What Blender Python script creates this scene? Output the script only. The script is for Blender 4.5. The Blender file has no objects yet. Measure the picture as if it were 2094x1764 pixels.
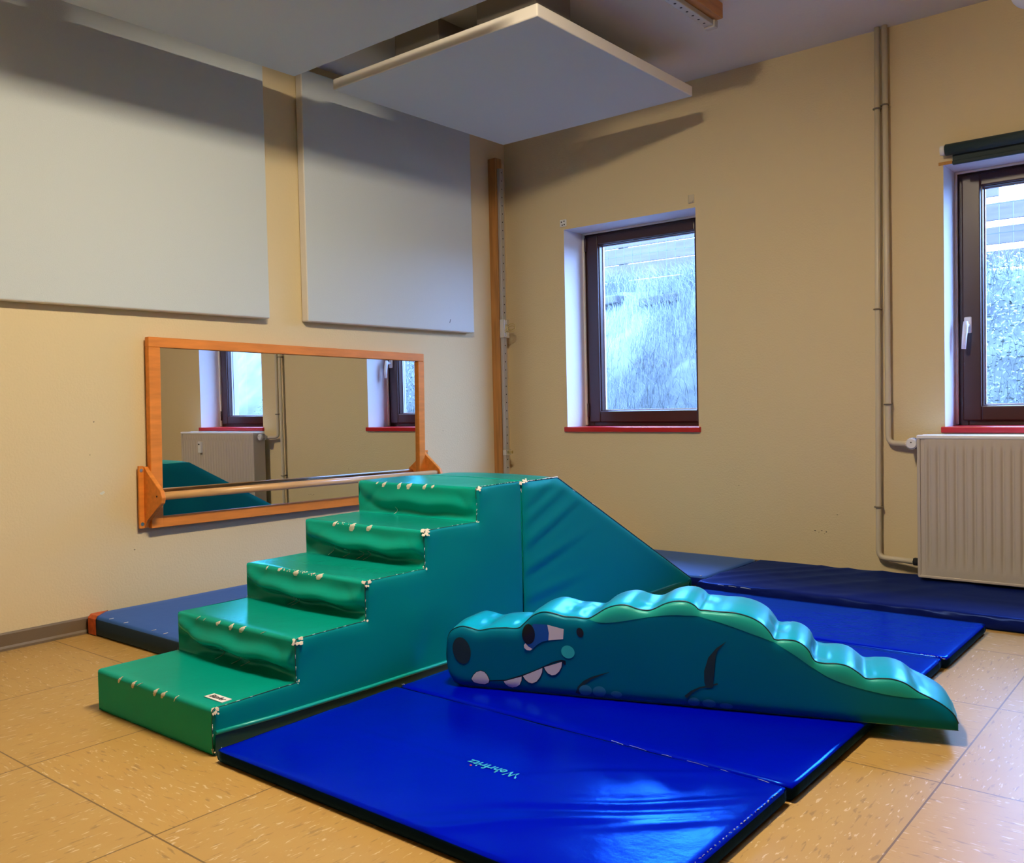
import bpy, bmesh, math, random
from mathutils import Vector, Matrix, noise

# ------------------------------------------------------------------ camera, sky, exposure
scene = bpy.context.scene
COL = scene.collection
CAM_LOC = (3.5546, -4.3275, 0.8655)
YAW, PITCH, ROLL = math.radians(129.273), math.radians(-1.756), math.radians(-1.255)
F_PX = 1848.856
fw = Vector((math.cos(YAW) * math.cos(PITCH), math.sin(YAW) * math.cos(PITCH), math.sin(PITCH)))
r0 = Vector((math.sin(YAW), -math.cos(YAW), 0.0))
u0 = r0.cross(fw)
rt = math.cos(ROLL) * r0 + math.sin(ROLL) * u0
up = -math.sin(ROLL) * r0 + math.cos(ROLL) * u0
cam = bpy.data.cameras.new('camera')
cam.sensor_fit = 'HORIZONTAL'
cam.sensor_width = 36.0
cam.lens = F_PX / 2094.0 * 36.0
cam.clip_start = 0.05
camo = bpy.data.objects.new('camera', cam)
COL.objects.link(camo)
camo.matrix_world = Matrix(((rt.x, up.x, -fw.x, CAM_LOC[0]), (rt.y, up.y, -fw.y, CAM_LOC[1]),
                            (rt.z, up.z, -fw.z, CAM_LOC[2]), (0, 0, 0, 1)))
scene.camera = camo

EXPOSURE = 0.0
SKY_COLOR = (0.38, 0.66, 1.33)
SKY_STRENGTH = 31.0
LAMP_COLOR = (1.0, 0.84, 0.62)
LAMP_STRENGTH = 330.0

scene.view_settings.view_transform = 'Standard'
scene.view_settings.look = 'None'
scene.view_settings.exposure = EXPOSURE
scene.view_settings.gamma = 1.0
scene.view_settings.use_curve_mapping = False
scene.cycles.use_denoising = True
scene.cycles.max_bounces = 10
scene.cycles.diffuse_bounces = 5
scene.cycles.sample_clamp_indirect = 6.0
scene.cycles.caustics_reflective = False
scene.cycles.caustics_refractive = False

world = bpy.data.worlds.new('overcast_sky')
scene.world = world
world.use_nodes = True
wn = world.node_tree.nodes
wn['Background'].inputs['Color'].default_value = (*SKY_COLOR, 1)
wn['Background'].inputs['Strength'].default_value = SKY_STRENGTH

RX, RY, RZ = 5.6, -6.4, 2.536          # room extents
LAMP_POS = (2.22, -2.76, 2.47)

for nm, wx in (('window_portal', 0.8665), ('window_portal', 2.93)):
    l = bpy.data.lights.new(nm, 'AREA')
    l.shape = 'RECTANGLE'
    l.size, l.size_y = 0.84, 1.15
    l.cycles.is_portal = True
    o = bpy.data.objects.new(nm, l)
    COL.objects.link(o)
    o.location = (wx, 0.30, 1.295)
    o.rotation_euler = (math.radians(-90), 0, 0)

# ------------------------------------------------------------------ materials
def s2l(c):
    return tuple(((v / 255.0) / 12.92 if v / 255.0 <= 0.04045 else ((v / 255.0 + 0.055) / 1.055) ** 2.4) for v in c)

def mat(name, rgb, rough=0.5, metal=0.0, bump=0.0, bscale=60.0, vary=0.0, vscale=3.0, spec=0.5, coat=0.0, stretch=None):
    m = bpy.data.materials.new(name)
    m.use_nodes = True
    nt = m.node_tree
    b = nt.nodes['Principled BSDF']
    b.inputs['Base Color'].default_value = (*rgb, 1)
    b.inputs['Roughness'].default_value = rough
    b.inputs['Metallic'].default_value = metal
    b.inputs['Specular IOR Level'].default_value = spec
    b.inputs['Coat Weight'].default_value = coat
    b.inputs['Coat Roughness'].default_value = 0.15
    tc = nt.nodes.new('ShaderNodeTexCoord')
    src = tc.outputs['Object']
    if stretch:
        mp = nt.nodes.new('ShaderNodeMapping')
        mp.inputs['Scale'].default_value = stretch
        nt.links.new(src, mp.inputs['Vector'])
        src = mp.outputs['Vector']
    if bump > 0:
        n = nt.nodes.new('ShaderNodeTexNoise')
        n.inputs['Scale'].default_value = bscale
        n.inputs['Detail'].default_value = 5
        bp = nt.nodes.new('ShaderNodeBump')
        bp.inputs['Strength'].default_value = bump
        bp.inputs['Distance'].default_value = 0.01
        nt.links.new(src, n.inputs['Vector'])
        nt.links.new(n.outputs['Fac'], bp.inputs['Height'])
        nt.links.new(bp.outputs['Normal'], b.inputs['Normal'])
    if vary > 0:
        n2 = nt.nodes.new('ShaderNodeTexNoise')
        n2.inputs['Scale'].default_value = vscale
        n2.inputs['Detail'].default_value = 4
        cr = nt.nodes.new('ShaderNodeValToRGB')
        cr.color_ramp.elements[0].position = 0.3
        cr.color_ramp.elements[1].position = 0.7
        cr.color_ramp.elements[0].color = (*[v * (1 - vary) for v in rgb], 1)
        cr.color_ramp.elements[1].color = (*[min(1, v * (1 + vary)) for v in rgb], 1)
        nt.links.new(src, n2.inputs['Vector'])
        nt.links.new(n2.outputs['Fac'], cr.inputs['Fac'])
        nt.links.new(cr.outputs['Color'], b.inputs['Base Color'])
    return m

def vinyl(name, rgb, tint, rough=0.3, gloss=1.0, bump=0.12, bscale=14.0):
    """coloured plastic film: matt colour under a coloured sheen that grows at glancing angles"""
    m = bpy.data.materials.new(name); m.use_nodes = True
    nt = m.node_tree; N = nt.nodes; N.clear()
    out = N.new('ShaderNodeOutputMaterial'); mx = N.new('ShaderNodeMixShader')
    d = N.new('ShaderNodeBsdfDiffuse'); g = N.new('ShaderNodeBsdfGlossy')
    d.inputs['Color'].default_value = (*rgb, 1); g.inputs['Color'].default_value = (*tint, 1)
    g.inputs['Roughness'].default_value = rough
    fr = N.new('ShaderNodeFresnel'); fr.inputs['IOR'].default_value = 1.5
    mu = N.new('ShaderNodeMath'); mu.operation = 'MULTIPLY'; mu.inputs[1].default_value = gloss
    tc = N.new('ShaderNodeTexCoord'); n = N.new('ShaderNodeTexNoise'); bp = N.new('ShaderNodeBump')
    n.inputs['Scale'].default_value = bscale; n.inputs['Detail'].default_value = 6
    bp.inputs['Strength'].default_value = bump; bp.inputs['Distance'].default_value = 0.01
    L = nt.links
    L.new(tc.outputs['Object'], n.inputs['Vector']); L.new(n.outputs['Fac'], bp.inputs['Height'])
    for q in (d, g, fr): L.new(bp.outputs['Normal'], q.inputs['Normal'])
    L.new(fr.outputs[0], mu.inputs[0]); L.new(mu.outputs[0], mx.inputs[0])
    L.new(d.outputs[0], mx.inputs[1]); L.new(g.outputs[0], mx.inputs[2]); L.new(mx.outputs[0], out.inputs[0])
    return m

M = {}
M['wall'] = mat('cream_wall_paint', (0.72, 0.59, 0.35), 0.85, bump=0.16, bscale=110, spec=0.2)
M['far_wall'] = mat('far_wall_dimmed', (0.20, 0.16, 0.11), 0.85, bump=0.2, bscale=110, spec=0.2)  # unseen walls, darkened to cut the light they bounce back
M['reveal'] = mat('white_reveal_paint', (0.72, 0.70, 0.72), 0.7, bump=0.1, bscale=60)
M['ceil'] = mat('ceiling_paint', (0.68, 0.67, 0.62), 0.9, bump=0.1, bscale=70)
M['acoustic'] = mat('acoustic_fleece', (0.58, 0.635, 0.645), 0.95, bump=0.1, bscale=300, spec=0.1)
M['acoustic_side'] = mat('acoustic_edge', (0.80, 0.76, 0.68), 0.9, bump=0.1, bscale=200, spec=0.1)
M['batten'] = mat('batten_grey', (0.26, 0.235, 0.20), 0.9)
M['base'] = mat('baseboard_vinyl', (0.16, 0.115, 0.07), 0.5, vary=0.1)
M['wood'] = mat('orange_beech', (0.76, 0.25, 0.035), 0.5, bump=0.05, vary=0.12, vscale=5, stretch=(9, 1.2, 9), spec=0.3)
M['wood_bar'] = mat('round_bar_beech', (0.72, 0.42, 0.17), 0.35, vary=0.2, vscale=6, stretch=(14, 0.8, 14), coat=0.3)
M['wood_post'] = mat('post_wood', (0.42, 0.19, 0.05), 0.5, vary=0.25, vscale=5, stretch=(12, 12, 0.8))
M['wood_beam'] = mat('beam_wood', (0.46, 0.19, 0.045), 0.5, vary=0.2, vscale=5, stretch=(12, 0.8, 12))
M['rail'] = mat('zinc_rail', (0.50, 0.48, 0.44), 0.45, metal=0.5)
M['hole'] = mat('dark_hole', (0.01, 0.01, 0.01), 0.8)
M['chrome'] = mat('bright_steel', (0.75, 0.75, 0.76), 0.25, metal=0.9)
M['brass'] = mat('brass_wire', (0.6, 0.47, 0.2), 0.35, metal=0.9)
M['mirror'] = mat('mirror_glass', (0.86, 0.87, 0.84), 0.005, metal=1.0)
M['winframe'] = mat('dark_brown_frame', (0.045, 0.018, 0.016), 0.35, bump=0.03, bscale=200)
M['gasket'] = mat('pale_spacer_bar', (0.62, 0.60, 0.72), 0.4)
M['sill'] = mat('red_sill', (0.52, 0.012, 0.015), 0.3, coat=0.3)
M['white_pl'] = mat('white_plastic', (0.80, 0.80, 0.80), 0.4)
M['pipe'] = mat('pipe_paint', (0.62, 0.54, 0.38), 0.4)
M['clip'] = mat('clip_metal', (0.22, 0.18, 0.12), 0.45, metal=0.3)
M['radiator'] = mat('radiator_enamel', (0.52, 0.46, 0.38), 0.4)
M['rad_top'] = mat('radiator_grille_white', (0.85, 0.85, 0.84), 0.35)
M['blind'] = mat('dark_blind_fabric', (0.014, 0.032, 0.036), 0.7, bump=0.1, bscale=300)
M['tan'] = mat('tan_strip', (0.5, 0.23, 0.05), 0.7)
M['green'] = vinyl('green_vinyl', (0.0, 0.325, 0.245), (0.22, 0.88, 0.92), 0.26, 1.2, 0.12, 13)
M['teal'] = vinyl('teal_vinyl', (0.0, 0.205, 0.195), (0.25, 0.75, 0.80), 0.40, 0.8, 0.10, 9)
M['hem'] = mat('hem_piping', (0.0, 0.36, 0.33), 0.35)
M['hem_low'] = mat('lower_flap', (0.002, 0.05, 0.04), 0.6)
M['foam'] = mat('torn_foam', (0.70, 0.70, 0.60), 0.9, bump=0.3, bscale=400)
M['nick'] = mat('white_nicks', (0.85, 0.86, 0.84), 0.7)
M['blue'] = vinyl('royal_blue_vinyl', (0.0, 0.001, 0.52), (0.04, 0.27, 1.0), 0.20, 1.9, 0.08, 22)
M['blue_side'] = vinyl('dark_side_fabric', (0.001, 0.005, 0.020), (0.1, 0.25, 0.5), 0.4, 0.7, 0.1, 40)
M['thread'] = mat('pale_thread', (0.45, 0.55, 0.75), 0.6)
M['navy'] = vinyl('navy_vinyl', (0.004, 0.010, 0.115), (0.12, 0.22, 0.65), 0.34, 0.9, 0.2, 9)
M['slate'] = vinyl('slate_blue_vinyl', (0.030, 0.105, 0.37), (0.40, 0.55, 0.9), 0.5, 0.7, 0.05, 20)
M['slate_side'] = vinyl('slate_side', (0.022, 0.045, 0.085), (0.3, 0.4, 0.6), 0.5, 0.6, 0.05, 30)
M['leather'] = mat('rust_corner', (0.55, 0.10, 0.015), 0.6, bump=0.3, bscale=60, vary=0.3, vscale=30)
M['croc_side'] = vinyl('croc_side_teal', (0.0, 0.125, 0.215), (0.15, 0.6, 0.7), 0.38, 0.9, 0.05, 9)
M['croc_top'] = vinyl('croc_top_cyan', (0.0, 0.40, 0.62), (0.35, 0.80, 1.0), 0.30, 1.2, 0.12, 9)
M['croc_band'] = vinyl('croc_crest_green', (0.01, 0.29, 0.26), (0.4, 0.9, 0.85), 0.36, 0.9, 0.05, 9)
M['croc_dark'] = mat('croc_dark_print', (0.006, 0.022, 0.02), 0.5)
M['croc_seam'] = mat('croc_piping', (0.0, 0.03, 0.04), 0.4)
M['croc_seam_lo'] = mat('croc_bottom_welt', (0.05, 0.20, 0.20), 0.4)
M['croc_white'] = mat('croc_white_print', (0.62, 0.60, 0.63), 0.5)
M['croc_iris'] = mat('croc_iris_print', (0.0, 0.075, 0.34), 0.5)
M['croc_pupil'] = mat('croc_pupil_print', (0.003, 0.006, 0.008), 0.35)
M['croc_cheek'] = mat('croc_cheek_print', (0.02, 0.47, 0.46), 0.5)
M['croc_toe'] = mat('croc_toe_print', (0.02, 0.19, 0.30), 0.5)
M['logo'] = mat('cyan_lettering', (0.03, 0.42, 0.72), 0.5)
M['red_dot'] = mat('red_dot', (0.6, 0.05, 0.12), 0.5)
M['ink'] = mat('black_ink', (0.01, 0.01, 0.012), 0.6)
M['paper'] = mat('label_paper', (0.72, 0.72, 0.70), 0.6)
M['soil'] = mat('bank_soil', (0.080, 0.095, 0.108), 0.95, vary=0.35, vscale=4, bump=0.4, bscale=8)
M['grass'] = mat('dry_grass', (0.145, 0.172, 0.175), 0.8, vary=0.3, vscale=3)
M['leaf'] = mat('bank_leaves', (0.13, 0.165, 0.160), 0.6, vary=0.4, vscale=6)
M['stone'] = mat('pale_stone', (0.046, 0.048, 0.050), 0.9, vary=0.2)
M['fence'] = mat('fence_wire', (0.03, 0.035, 0.035), 0.5)
M['board'] = mat('weathered_boards', (0.060, 0.046, 0.046), 0.8, vary=0.2, stretch=(1, 1, 10))
M['detector'] = mat('detector_white', (0.70, 0.75, 0.80), 0.4)

# glass pane: clear with a mirror-like surface reflection
m = bpy.data.materials.new('window_glass'); m.use_nodes = True
nt = m.node_tree; nt.nodes.clear()
out = nt.nodes.new('ShaderNodeOutputMaterial'); mix = nt.nodes.new('ShaderNodeMixShader')
tr = nt.nodes.new('ShaderNodeBsdfTransparent'); gl = nt.nodes.new('ShaderNodeBsdfGlossy')
gl.inputs['Roughness'].default_value = 0.0
fr = nt.nodes.new('ShaderNodeFresnel'); fr.inputs['IOR'].default_value = 1.45
tr.inputs['Color'].default_value = (0.95, 0.97, 1.0, 1)
geo = nt.nodes.new('ShaderNodeNewGeometry'); inv = nt.nodes.new('ShaderNodeMath'); inv.operation = 'SUBTRACT'
inv.inputs[0].default_value = 1.0; nt.links.new(geo.outputs['Backfacing'], inv.inputs[1])
mu = nt.nodes.new('ShaderNodeMath'); mu.operation = 'MULTIPLY'
nt.links.new(fr.outputs[0], mu.inputs[0]); nt.links.new(inv.outputs[0], mu.inputs[1])
nt.links.new(mu.outputs[0], mix.inputs[0]); nt.links.new(tr.outputs[0], mix.inputs[1])
nt.links.new(gl.outputs[0], mix.inputs[2]); nt.links.new(mix.outputs[0], out.inputs[0])
M['glass'] = m

m = bpy.data.materials.new('lamp_diffuser'); m.use_nodes = True
nt = m.node_tree; b = nt.nodes['Principled BSDF']
b.inputs['Emission Color'].default_value = (*LAMP_COLOR, 1)
b.inputs['Emission Strength'].default_value = LAMP_STRENGTH
M['lamp'] = m

# floor: marbled tiles 60 cm square, streaks turned by 90 degrees from tile to tile
def floor_mat():
    m = bpy.data.materials.new('marbled_floor_tiles'); m.use_nodes = True
    nt = m.node_tree; N = nt.nodes; Lk = nt.links
    b = N['Principled BSDF']
    tc = N.new('ShaderNodeTexCoord')
    sep = N.new('ShaderNodeSeparateXYZ'); Lk.new(tc.outputs['Object'], sep.inputs[0])
    def math_(op, a, bb=None, c=None):
        n = N.new('ShaderNodeMath'); n.operation = op
        for i, v in enumerate((a, bb, c)):
            if v is None: continue
            if isinstance(v, (int, float)): n.inputs[i].default_value = v
            else: Lk.new(v, n.inputs[i])
        return n.outputs[0]
    tx = math_('DIVIDE', math_('SUBTRACT', sep.outputs[0], 0.021), 0.6)
    ty = math_('DIVIDE', math_('SUBTRACT', sep.outputs[1], -3.391), 0.6)
    fx, fy = math_('FLOOR', tx), math_('FLOOR', ty)
    rx, ry = math_('FRACT', tx), math_('FRACT', ty)
    dx = math_('MINIMUM', rx, math_('SUBTRACT', 1.0, rx))
    dy = math_('MINIMUM', ry, math_('SUBTRACT', 1.0, ry))
    ln = math_('MINIMUM', math_('MULTIPLY', dx, 1.0), math_('MULTIPLY', dy, 1.0))
    line = math_('LESS_THAN', ln, 0.0035)
    par = math_('MODULO', math_('ABSOLUTE', math_('ADD', fx, fy)), 2.0)
    def streak(sx, sy, sc):
        mp = N.new('ShaderNodeMapping'); mp.inputs['Scale'].default_value = (sx, sy, 1)
        Lk.new(tc.outputs['Object'], mp.inputs[0])
        n = N.new('ShaderNodeTexNoise'); n.inputs['Scale'].default_value = sc
        n.inputs['Detail'].default_value = 3; n.inputs['Distortion'].default_value = 0.4
        Lk.new(mp.outputs[0], n.inputs['Vector']); return n.outputs['Fac']
    def both(sc, k):
        a, c = streak(1, k, sc), streak(k, 1, sc)
        mx = N.new('ShaderNodeMix'); mx.data_type = 'FLOAT'
        Lk.new(par, mx.inputs[0]); Lk.new(a, mx.inputs[2]); Lk.new(c, mx.inputs[3])
        return mx.outputs[0]
    s1, s2, s3 = both(28, 4.5), both(19, 5.5), both(5, 2.5)
    rnd = N.new('ShaderNodeTexWhiteNoise'); rnd.noise_dimensions = '2D'
    cb = N.new('ShaderNodeCombineXYZ'); Lk.new(fx, cb.inputs[0]); Lk.new(fy, cb.inputs[1])
    Lk.new(cb.outputs[0], rnd.inputs['Vector'])
    def mixc(fac, a, c):
        mx = N.new('ShaderNodeMix'); mx.data_type = 'RGBA'
        if isinstance(fac, float): mx.inputs[0].default_value = fac
        else: Lk.new(fac, mx.inputs[0])
        for i, v in ((6, a), (7, c)):
            if isinstance(v, tuple): mx.inputs[i].default_value = (*v, 1)
            else: Lk.new(v, mx.inputs[i])
        return mx.outputs[2]
    base = mixc(s3, FLOOR_A, FLOOR_B)
    base = mixc(math_('MULTIPLY', rnd.outputs['Value'], 0.25), base, FLOOR_C)
    light = N.new('ShaderNodeMapRange'); light.inputs[1].default_value = 0.63; light.inputs[2].default_value = 0.68
    Lk.new(s1, light.inputs[0])
    dark = N.new('ShaderNodeMapRange'); dark.inputs[1].default_value = 0.61; dark.inputs[2].default_value = 0.68
    Lk.new(s2, dark.inputs[0])
    base = mixc(math_('MULTIPLY', dark.outputs[0], 0.45), base, (0.16, 0.09, 0.04))
    base = mixc(math_('MULTIPLY', light.outputs[0], 0.65), base, (0.72, 0.60, 0.42))
    base = mixc(math_('MULTIPLY', line, 0.75), base, (0.07, 0.035, 0.018))
    Lk.new(base, b.inputs['Base Color'])
    b.inputs['Roughness'].default_value = 0.40
    b.inputs['Specular IOR Level'].default_value = 0.42
    bp = N.new('ShaderNodeBump'); bp.inputs['Strength'].default_value = 0.08; bp.inputs['Distance'].default_value = 0.01
    n = N.new('ShaderNodeTexNoise'); n.inputs['Scale'].default_value = 9
    Lk.new(tc.outputs['Object'], n.inputs['Vector']); Lk.new(n.outputs['Fac'], bp.inputs['Height'])
    Lk.new(bp.outputs['Normal'], b.inputs['Normal'])
    return m
FLOOR_A, FLOOR_B, FLOOR_C = (0.45, 0.255, 0.065), (0.51, 0.325, 0.095), (0.40, 0.265, 0.10)
M['floor'] = floor_mat()

# ------------------------------------------------------------------ helpers
def link(name, me, mats=None, parent=None, smooth=False, loc=None):
    if mats is not None:
        for mm in (mats if isinstance(mats, (list, tuple)) else [mats]):
            me.materials.append(M[mm] if isinstance(mm, str) else mm)
    if smooth:
        for p in me.polygons: p.use_smooth = True
    o = bpy.data.objects.new(name, me)
    COL.objects.link(o)
    if parent is not None:
        o.parent = parent
        if loc is None:
            # vertices are given in room coordinates; undo the place of the thing they belong to
            base = parent
            off = Vector((0, 0, 0))
            while base is not None:
                off = off + Vector(base.location); base = base.parent
            o.location = -off
        else:
            o.location = loc
    elif loc is not None:
        o.location = loc
    return o

def pyd(name, V, Fc, mats=None, parent=None, smooth=False, fm=None, loc=None):
    me = bpy.data.meshes.new(name)
    me.from_pydata([tuple(v) for v in V], [], Fc)
    if fm:
        for p, i in zip(me.polygons, fm): p.material_index = i
    me.update()
    return link(name, me, mats, parent, smooth, loc)

def frombm(name, bm, mats, parent=None, smooth=False, loc=None):
    bmesh.ops.recalc_face_normals(bm, faces=bm.faces[:])
    me = bpy.data.meshes.new(name)
    bm.to_mesh(me); bm.free()
    return link(name, me, mats, parent, smooth, loc)

def bbox(bm, x0, x1, y0, y1, z0, z1, bev=0.0, mi=0, seg=2):
    vs = [bm.verts.new(p) for p in ((x0, y0, z0), (x1, y0, z0), (x1, y1, z0), (x0, y1, z0),
                                    (x0, y0, z1), (x1, y0, z1), (x1, y1, z1), (x0, y1, z1))]
    fs = [bm.faces.new([vs[i] for i in q]) for q in
          ((0, 3, 2, 1), (4, 5, 6, 7), (0, 1, 5, 4), (1, 2, 6, 5), (2, 3, 7, 6), (3, 0, 4, 7))]
    for f in fs: f.material_index = mi
    if bev > 0:
        es = {e for f in fs for e in f.edges}
        bmesh.ops.bevel(bm, geom=list(es), offset=bev, segments=seg, affect='EDGES', profile=0.5)
    return vs

def box(name, x0, x1, y0, y1, z0, z1, mt, parent=None, bev=0.0):
    bm = bmesh.new(); bbox(bm, x0, x1, y0, y1, z0, z1, bev)
    return frombm(name, bm, mt, parent)

def tube_bm(bm, pts, r, n=12, mi=0, closed=False, cap=True):
    pts = [Vector(p) for p in pts]
    rings = []
    prev = None
    L = len(pts)
    for i, p in enumerate(pts):
        if closed: t = (pts[(i + 1) % L] - pts[i - 1]).normalized()
        else: t = (pts[min(i + 1, L - 1)] - pts[max(i - 1, 0)]).normalized()
        if prev is None:
            a = Vector((0, 0, 1)) if abs(t.z) < 0.9 else Vector((1, 0, 0))
            nrm = t.cross(a).normalized()
        else:
            nrm = (prev - t * prev.dot(t)).normalized()
        prev = nrm
        bn = t.cross(nrm)
        rr = r[i] if isinstance(r, (list, tuple)) else r
        rings.append([bm.verts.new(p + rr * (math.cos(2 * math.pi * k / n) * nrm + math.sin(2 * math.pi * k / n) * bn)) for k in range(n)])
    for i in range(L if closed else L - 1):
        a, b = rings[i], rings[(i + 1) % L]
        for k in range(n):
            f = bm.faces.new((a[k], a[(k + 1) % n], b[(k + 1) % n], b[k])); f.material_index = mi; f.smooth = True
    if cap and not closed:
        f = bm.faces.new(rings[0][::-1]); f.material_index = mi
        f = bm.faces.new(rings[-1]); f.material_index = mi

def tube(name, pts, r, mt, parent=None, n=12, closed=False):
    bm = bmesh.new(); tube_bm(bm, pts, r, n, closed=closed)
    bmesh.ops.recalc_face_normals(bm, faces=bm.faces[:])
    me = bpy.data.meshes.new(name); bm.to_mesh(me); bm.free()
    return link(name, me, mt, parent)

def arc_path(pts, rad, n=6):
    """polyline with rounded corners"""
    out = [Vector(pts[0])]
    for a, b, c in zip(pts, pts[1:], pts[2:]):
        a, b, c = Vector(a), Vector(b), Vector(c)
        p, q = b + (a - b).normalized() * rad, b + (c - b).normalized() * rad
        for i in range(n + 1):
            t = i / n
            out.append((1 - t) ** 2 * p + 2 * t * (1 - t) * b + t * t * q)
    out.append(Vector(pts[-1]))
    return out

def thing(name, label, cat, loc=(0, 0, 0), group=None, rotz=0.0):
    o = bpy.data.objects.new(name, None)
    COL.objects.link(o)
    o.location = loc; o.rotation_euler = (0, 0, rotz)
    o.empty_display_size = 0.1
    o['label'] = label; o['category'] = cat
    if group: o['group'] = group
    return o

def tag(o, label, cat, group=None, kind=None):
    o['label'] = label; o['category'] = cat
    if group: o['group'] = group
    if kind: o['kind'] = kind
    return o

def struct(o):
    o['kind'] = 'structure'
    return o

def nz(x, y, z, s=1.0):
    return noise.noise(Vector((x * s, y * s, z * s)))
def gauss(x, w): return math.exp(-(x / w) ** 2)
def smooth01(t):
    t = max(0.0, min(1.0, t)); return t * t * (3 - 2 * t)

# ------------------------------------------------------------------ the room
W1, W2, WZ = (0.440, 1.293), (2.503, 3.356), (0.716, 1.875)
struct(pyd('floor', [(-0.02, RY, 0), (RX, RY, 0), (RX, 0.02, 0), (-0.02, 0.02, 0)], [(0, 1, 2, 3)], 'floor'))
struct(box('ceiling', -0.02, RX, RY, 0.02, RZ, RZ + 0.12, 'ceil'))
struct(box('wall_left', -0.15, 0.0, RY, 0.02, -0.02, RZ + 0.05, 'wall'))
struct(box('wall_right', RX, RX + 0.15, RY, 0.02, -0.02, RZ + 0.05, 'far_wall'))
struct(box('wall_front', -0.15, RX + 0.15, RY - 0.15, RY, -0.02, RZ + 0.05, 'far_wall'))

def back_wall():
    xs = [-0.15, W1[0], W1[1], W2[0], W2[1], RX + 0.15]
    zs = [-0.3, WZ[0], WZ[1], RZ + 0.15]
    V, Fc, fm = [], [], []
    def quad(a, b, c, d, mi):
        i = len(V); V.extend((a, b, c, d)); Fc.append((i, i + 1, i + 2, i + 3)); fm.append(mi)
    for i in range(5):
        for k in range(3):
            if k == 1 and i in (1, 3): continue
            for y, fl in ((0.0, 0), (0.38, 1)):
                q = [(xs[i], y, zs[k]), (xs[i + 1], y, zs[k]), (xs[i + 1], y, zs[k + 1]), (xs[i], y, zs[k + 1])]
                if fl: q = q[::-1]
                quad(*q, 0)
    for (a, b) in (W1, W2):
        z0, z1 = WZ
        quad((a, 0, z0), (a, 0, z1), (a, 0.38, z1), (a, 0.38, z0), 1)
        quad((b, 0, z1), (b, 0, z0), (b, 0.38, z0), (b, 0.38, z1), 1)
        quad((a, 0, z1), (b, 0, z1), (b, 0.38, z1), (a, 0.38, z1), 1)
        quad((b, 0, z0), (a, 0, z0), (a, 0.38, z0), (b, 0.38, z0), 1)
    x0, x1, z0, z1 = xs[0], xs[-1], zs[0], zs[-1]
    quad((x0, 0, z1), (x1, 0, z1), (x1, 0.38, z1), (x0, 0.38, z1), 0)
    quad((x0, 0, z0), (x0, 0, z1), (x0, 0.38, z1), (x0, 0.38, z0), 0)
    quad((x1, 0, z1), (x1, 0, z0), (x1, 0.38, z0), (x1, 0.38, z1), 0)
    return pyd('wall_back', V, Fc, ['wall', 'reveal'], fm=fm)
struct(back_wall())

wb = bpy.data.objects['wall_back']; wl = bpy.data.objects['wall_left']
def scuff(name, parent, c, ax, seed, n, r, mt):
    rnd = random.Random(seed)
    bm = bmesh.new()
    a0 = rnd.random() * 6
    pts = []
    for k in range(9):
        a = 2 * math.pi * k / 9; rr = r * rnd.uniform(0.45, 1.2)
        u, v = rr * math.cos(a) * n, rr * math.sin(a)
        pts.append(bm.verts.new((c[0] + u, -0.0006, c[1] + v) if ax == 'y' else (0.0006, c[0] + u, c[1] + v)))
    f = bm.faces.new(pts)
    me = bpy.data.meshes.new(name); bm.to_mesh(me); bm.free()
    return link(name, me, mt, parent, loc=(0, 0, 0))
for i, (x, z, r, n) in enumerate(((1.911, 0.216, .004, 1.4), (1.930, 0.210, .0025, 1), (1.944, 0.218, .003, 1.5), (1.966, 0.213, .004, 1.2), (1.958, 0.205, .002, 1), (1.516, 0.420, .0035, 0.6), (2.02, 0.30, .002, 2), (0.62, 0.45, .003, 1.2))):
    scuff('wall_mark', wb, (x, z), 'y', i, n, r, 'base')
for i, (y, z, r, n) in enumerate(((-2.575, 0.545, .007, 1.6), (-2.60, 0.83, .003, 1), (-2.62, 0.70, .003, 0.8), (-0.60, 0.72, .003, 1.2), (-2.45, 0.30, .003, 1.5))):
    scuff('wall_mark', wl, (y, z), 'x', 20 + i, n, r, 'foam' if i == 0 else 'base')

# baseboard along the left wall: a coved vinyl strip
bm = bmesh.new()
prof = [(0.0, 0.0), (0.016, 0.0), (0.015, 0.008), (0.010, 0.016), (0.009, 0.058), (0.006, 0.064), (0.0, 0.064)]
for y in (RY, -2.66):
    pass
va = [bm.verts.new((x, RY, z)) for x, z in prof]; vb = [bm.verts.new((x, -0.001, z)) for x, z in prof]
for i in range(len(prof) - 1): bm.faces.new((va[i], va[i + 1], vb[i + 1], vb[i]))
bm.faces.new(va[::-1]); bm.faces.new(vb)
struct(frombm('baseboard_left', bm, 'base'))
struct(box('baseboard_back', 0.02, RX, -0.010, 0.0, 0.0, 0.045, 'base'))

# ------------------------------------------------------------------ windows
def ring(bm, x0, x1, z0, z1, l, r, b, t, y0, y1, bev=0.004):
    bbox(bm, x0, x0 + l, y0, y1, z0, z1, bev)
    bbox(bm, x1 - r, x1, y0, y1, z0, z1, bev)
    bbox(bm, x0 + l - 0.001, x1 - r + 0.001, y0 + 0.001, y1, z0, z0 + b, bev)
    bbox(bm, x0 + l - 0.001, x1 - r + 0.001, y0 + 0.001, y1, z1 - t, z1, bev)

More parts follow.
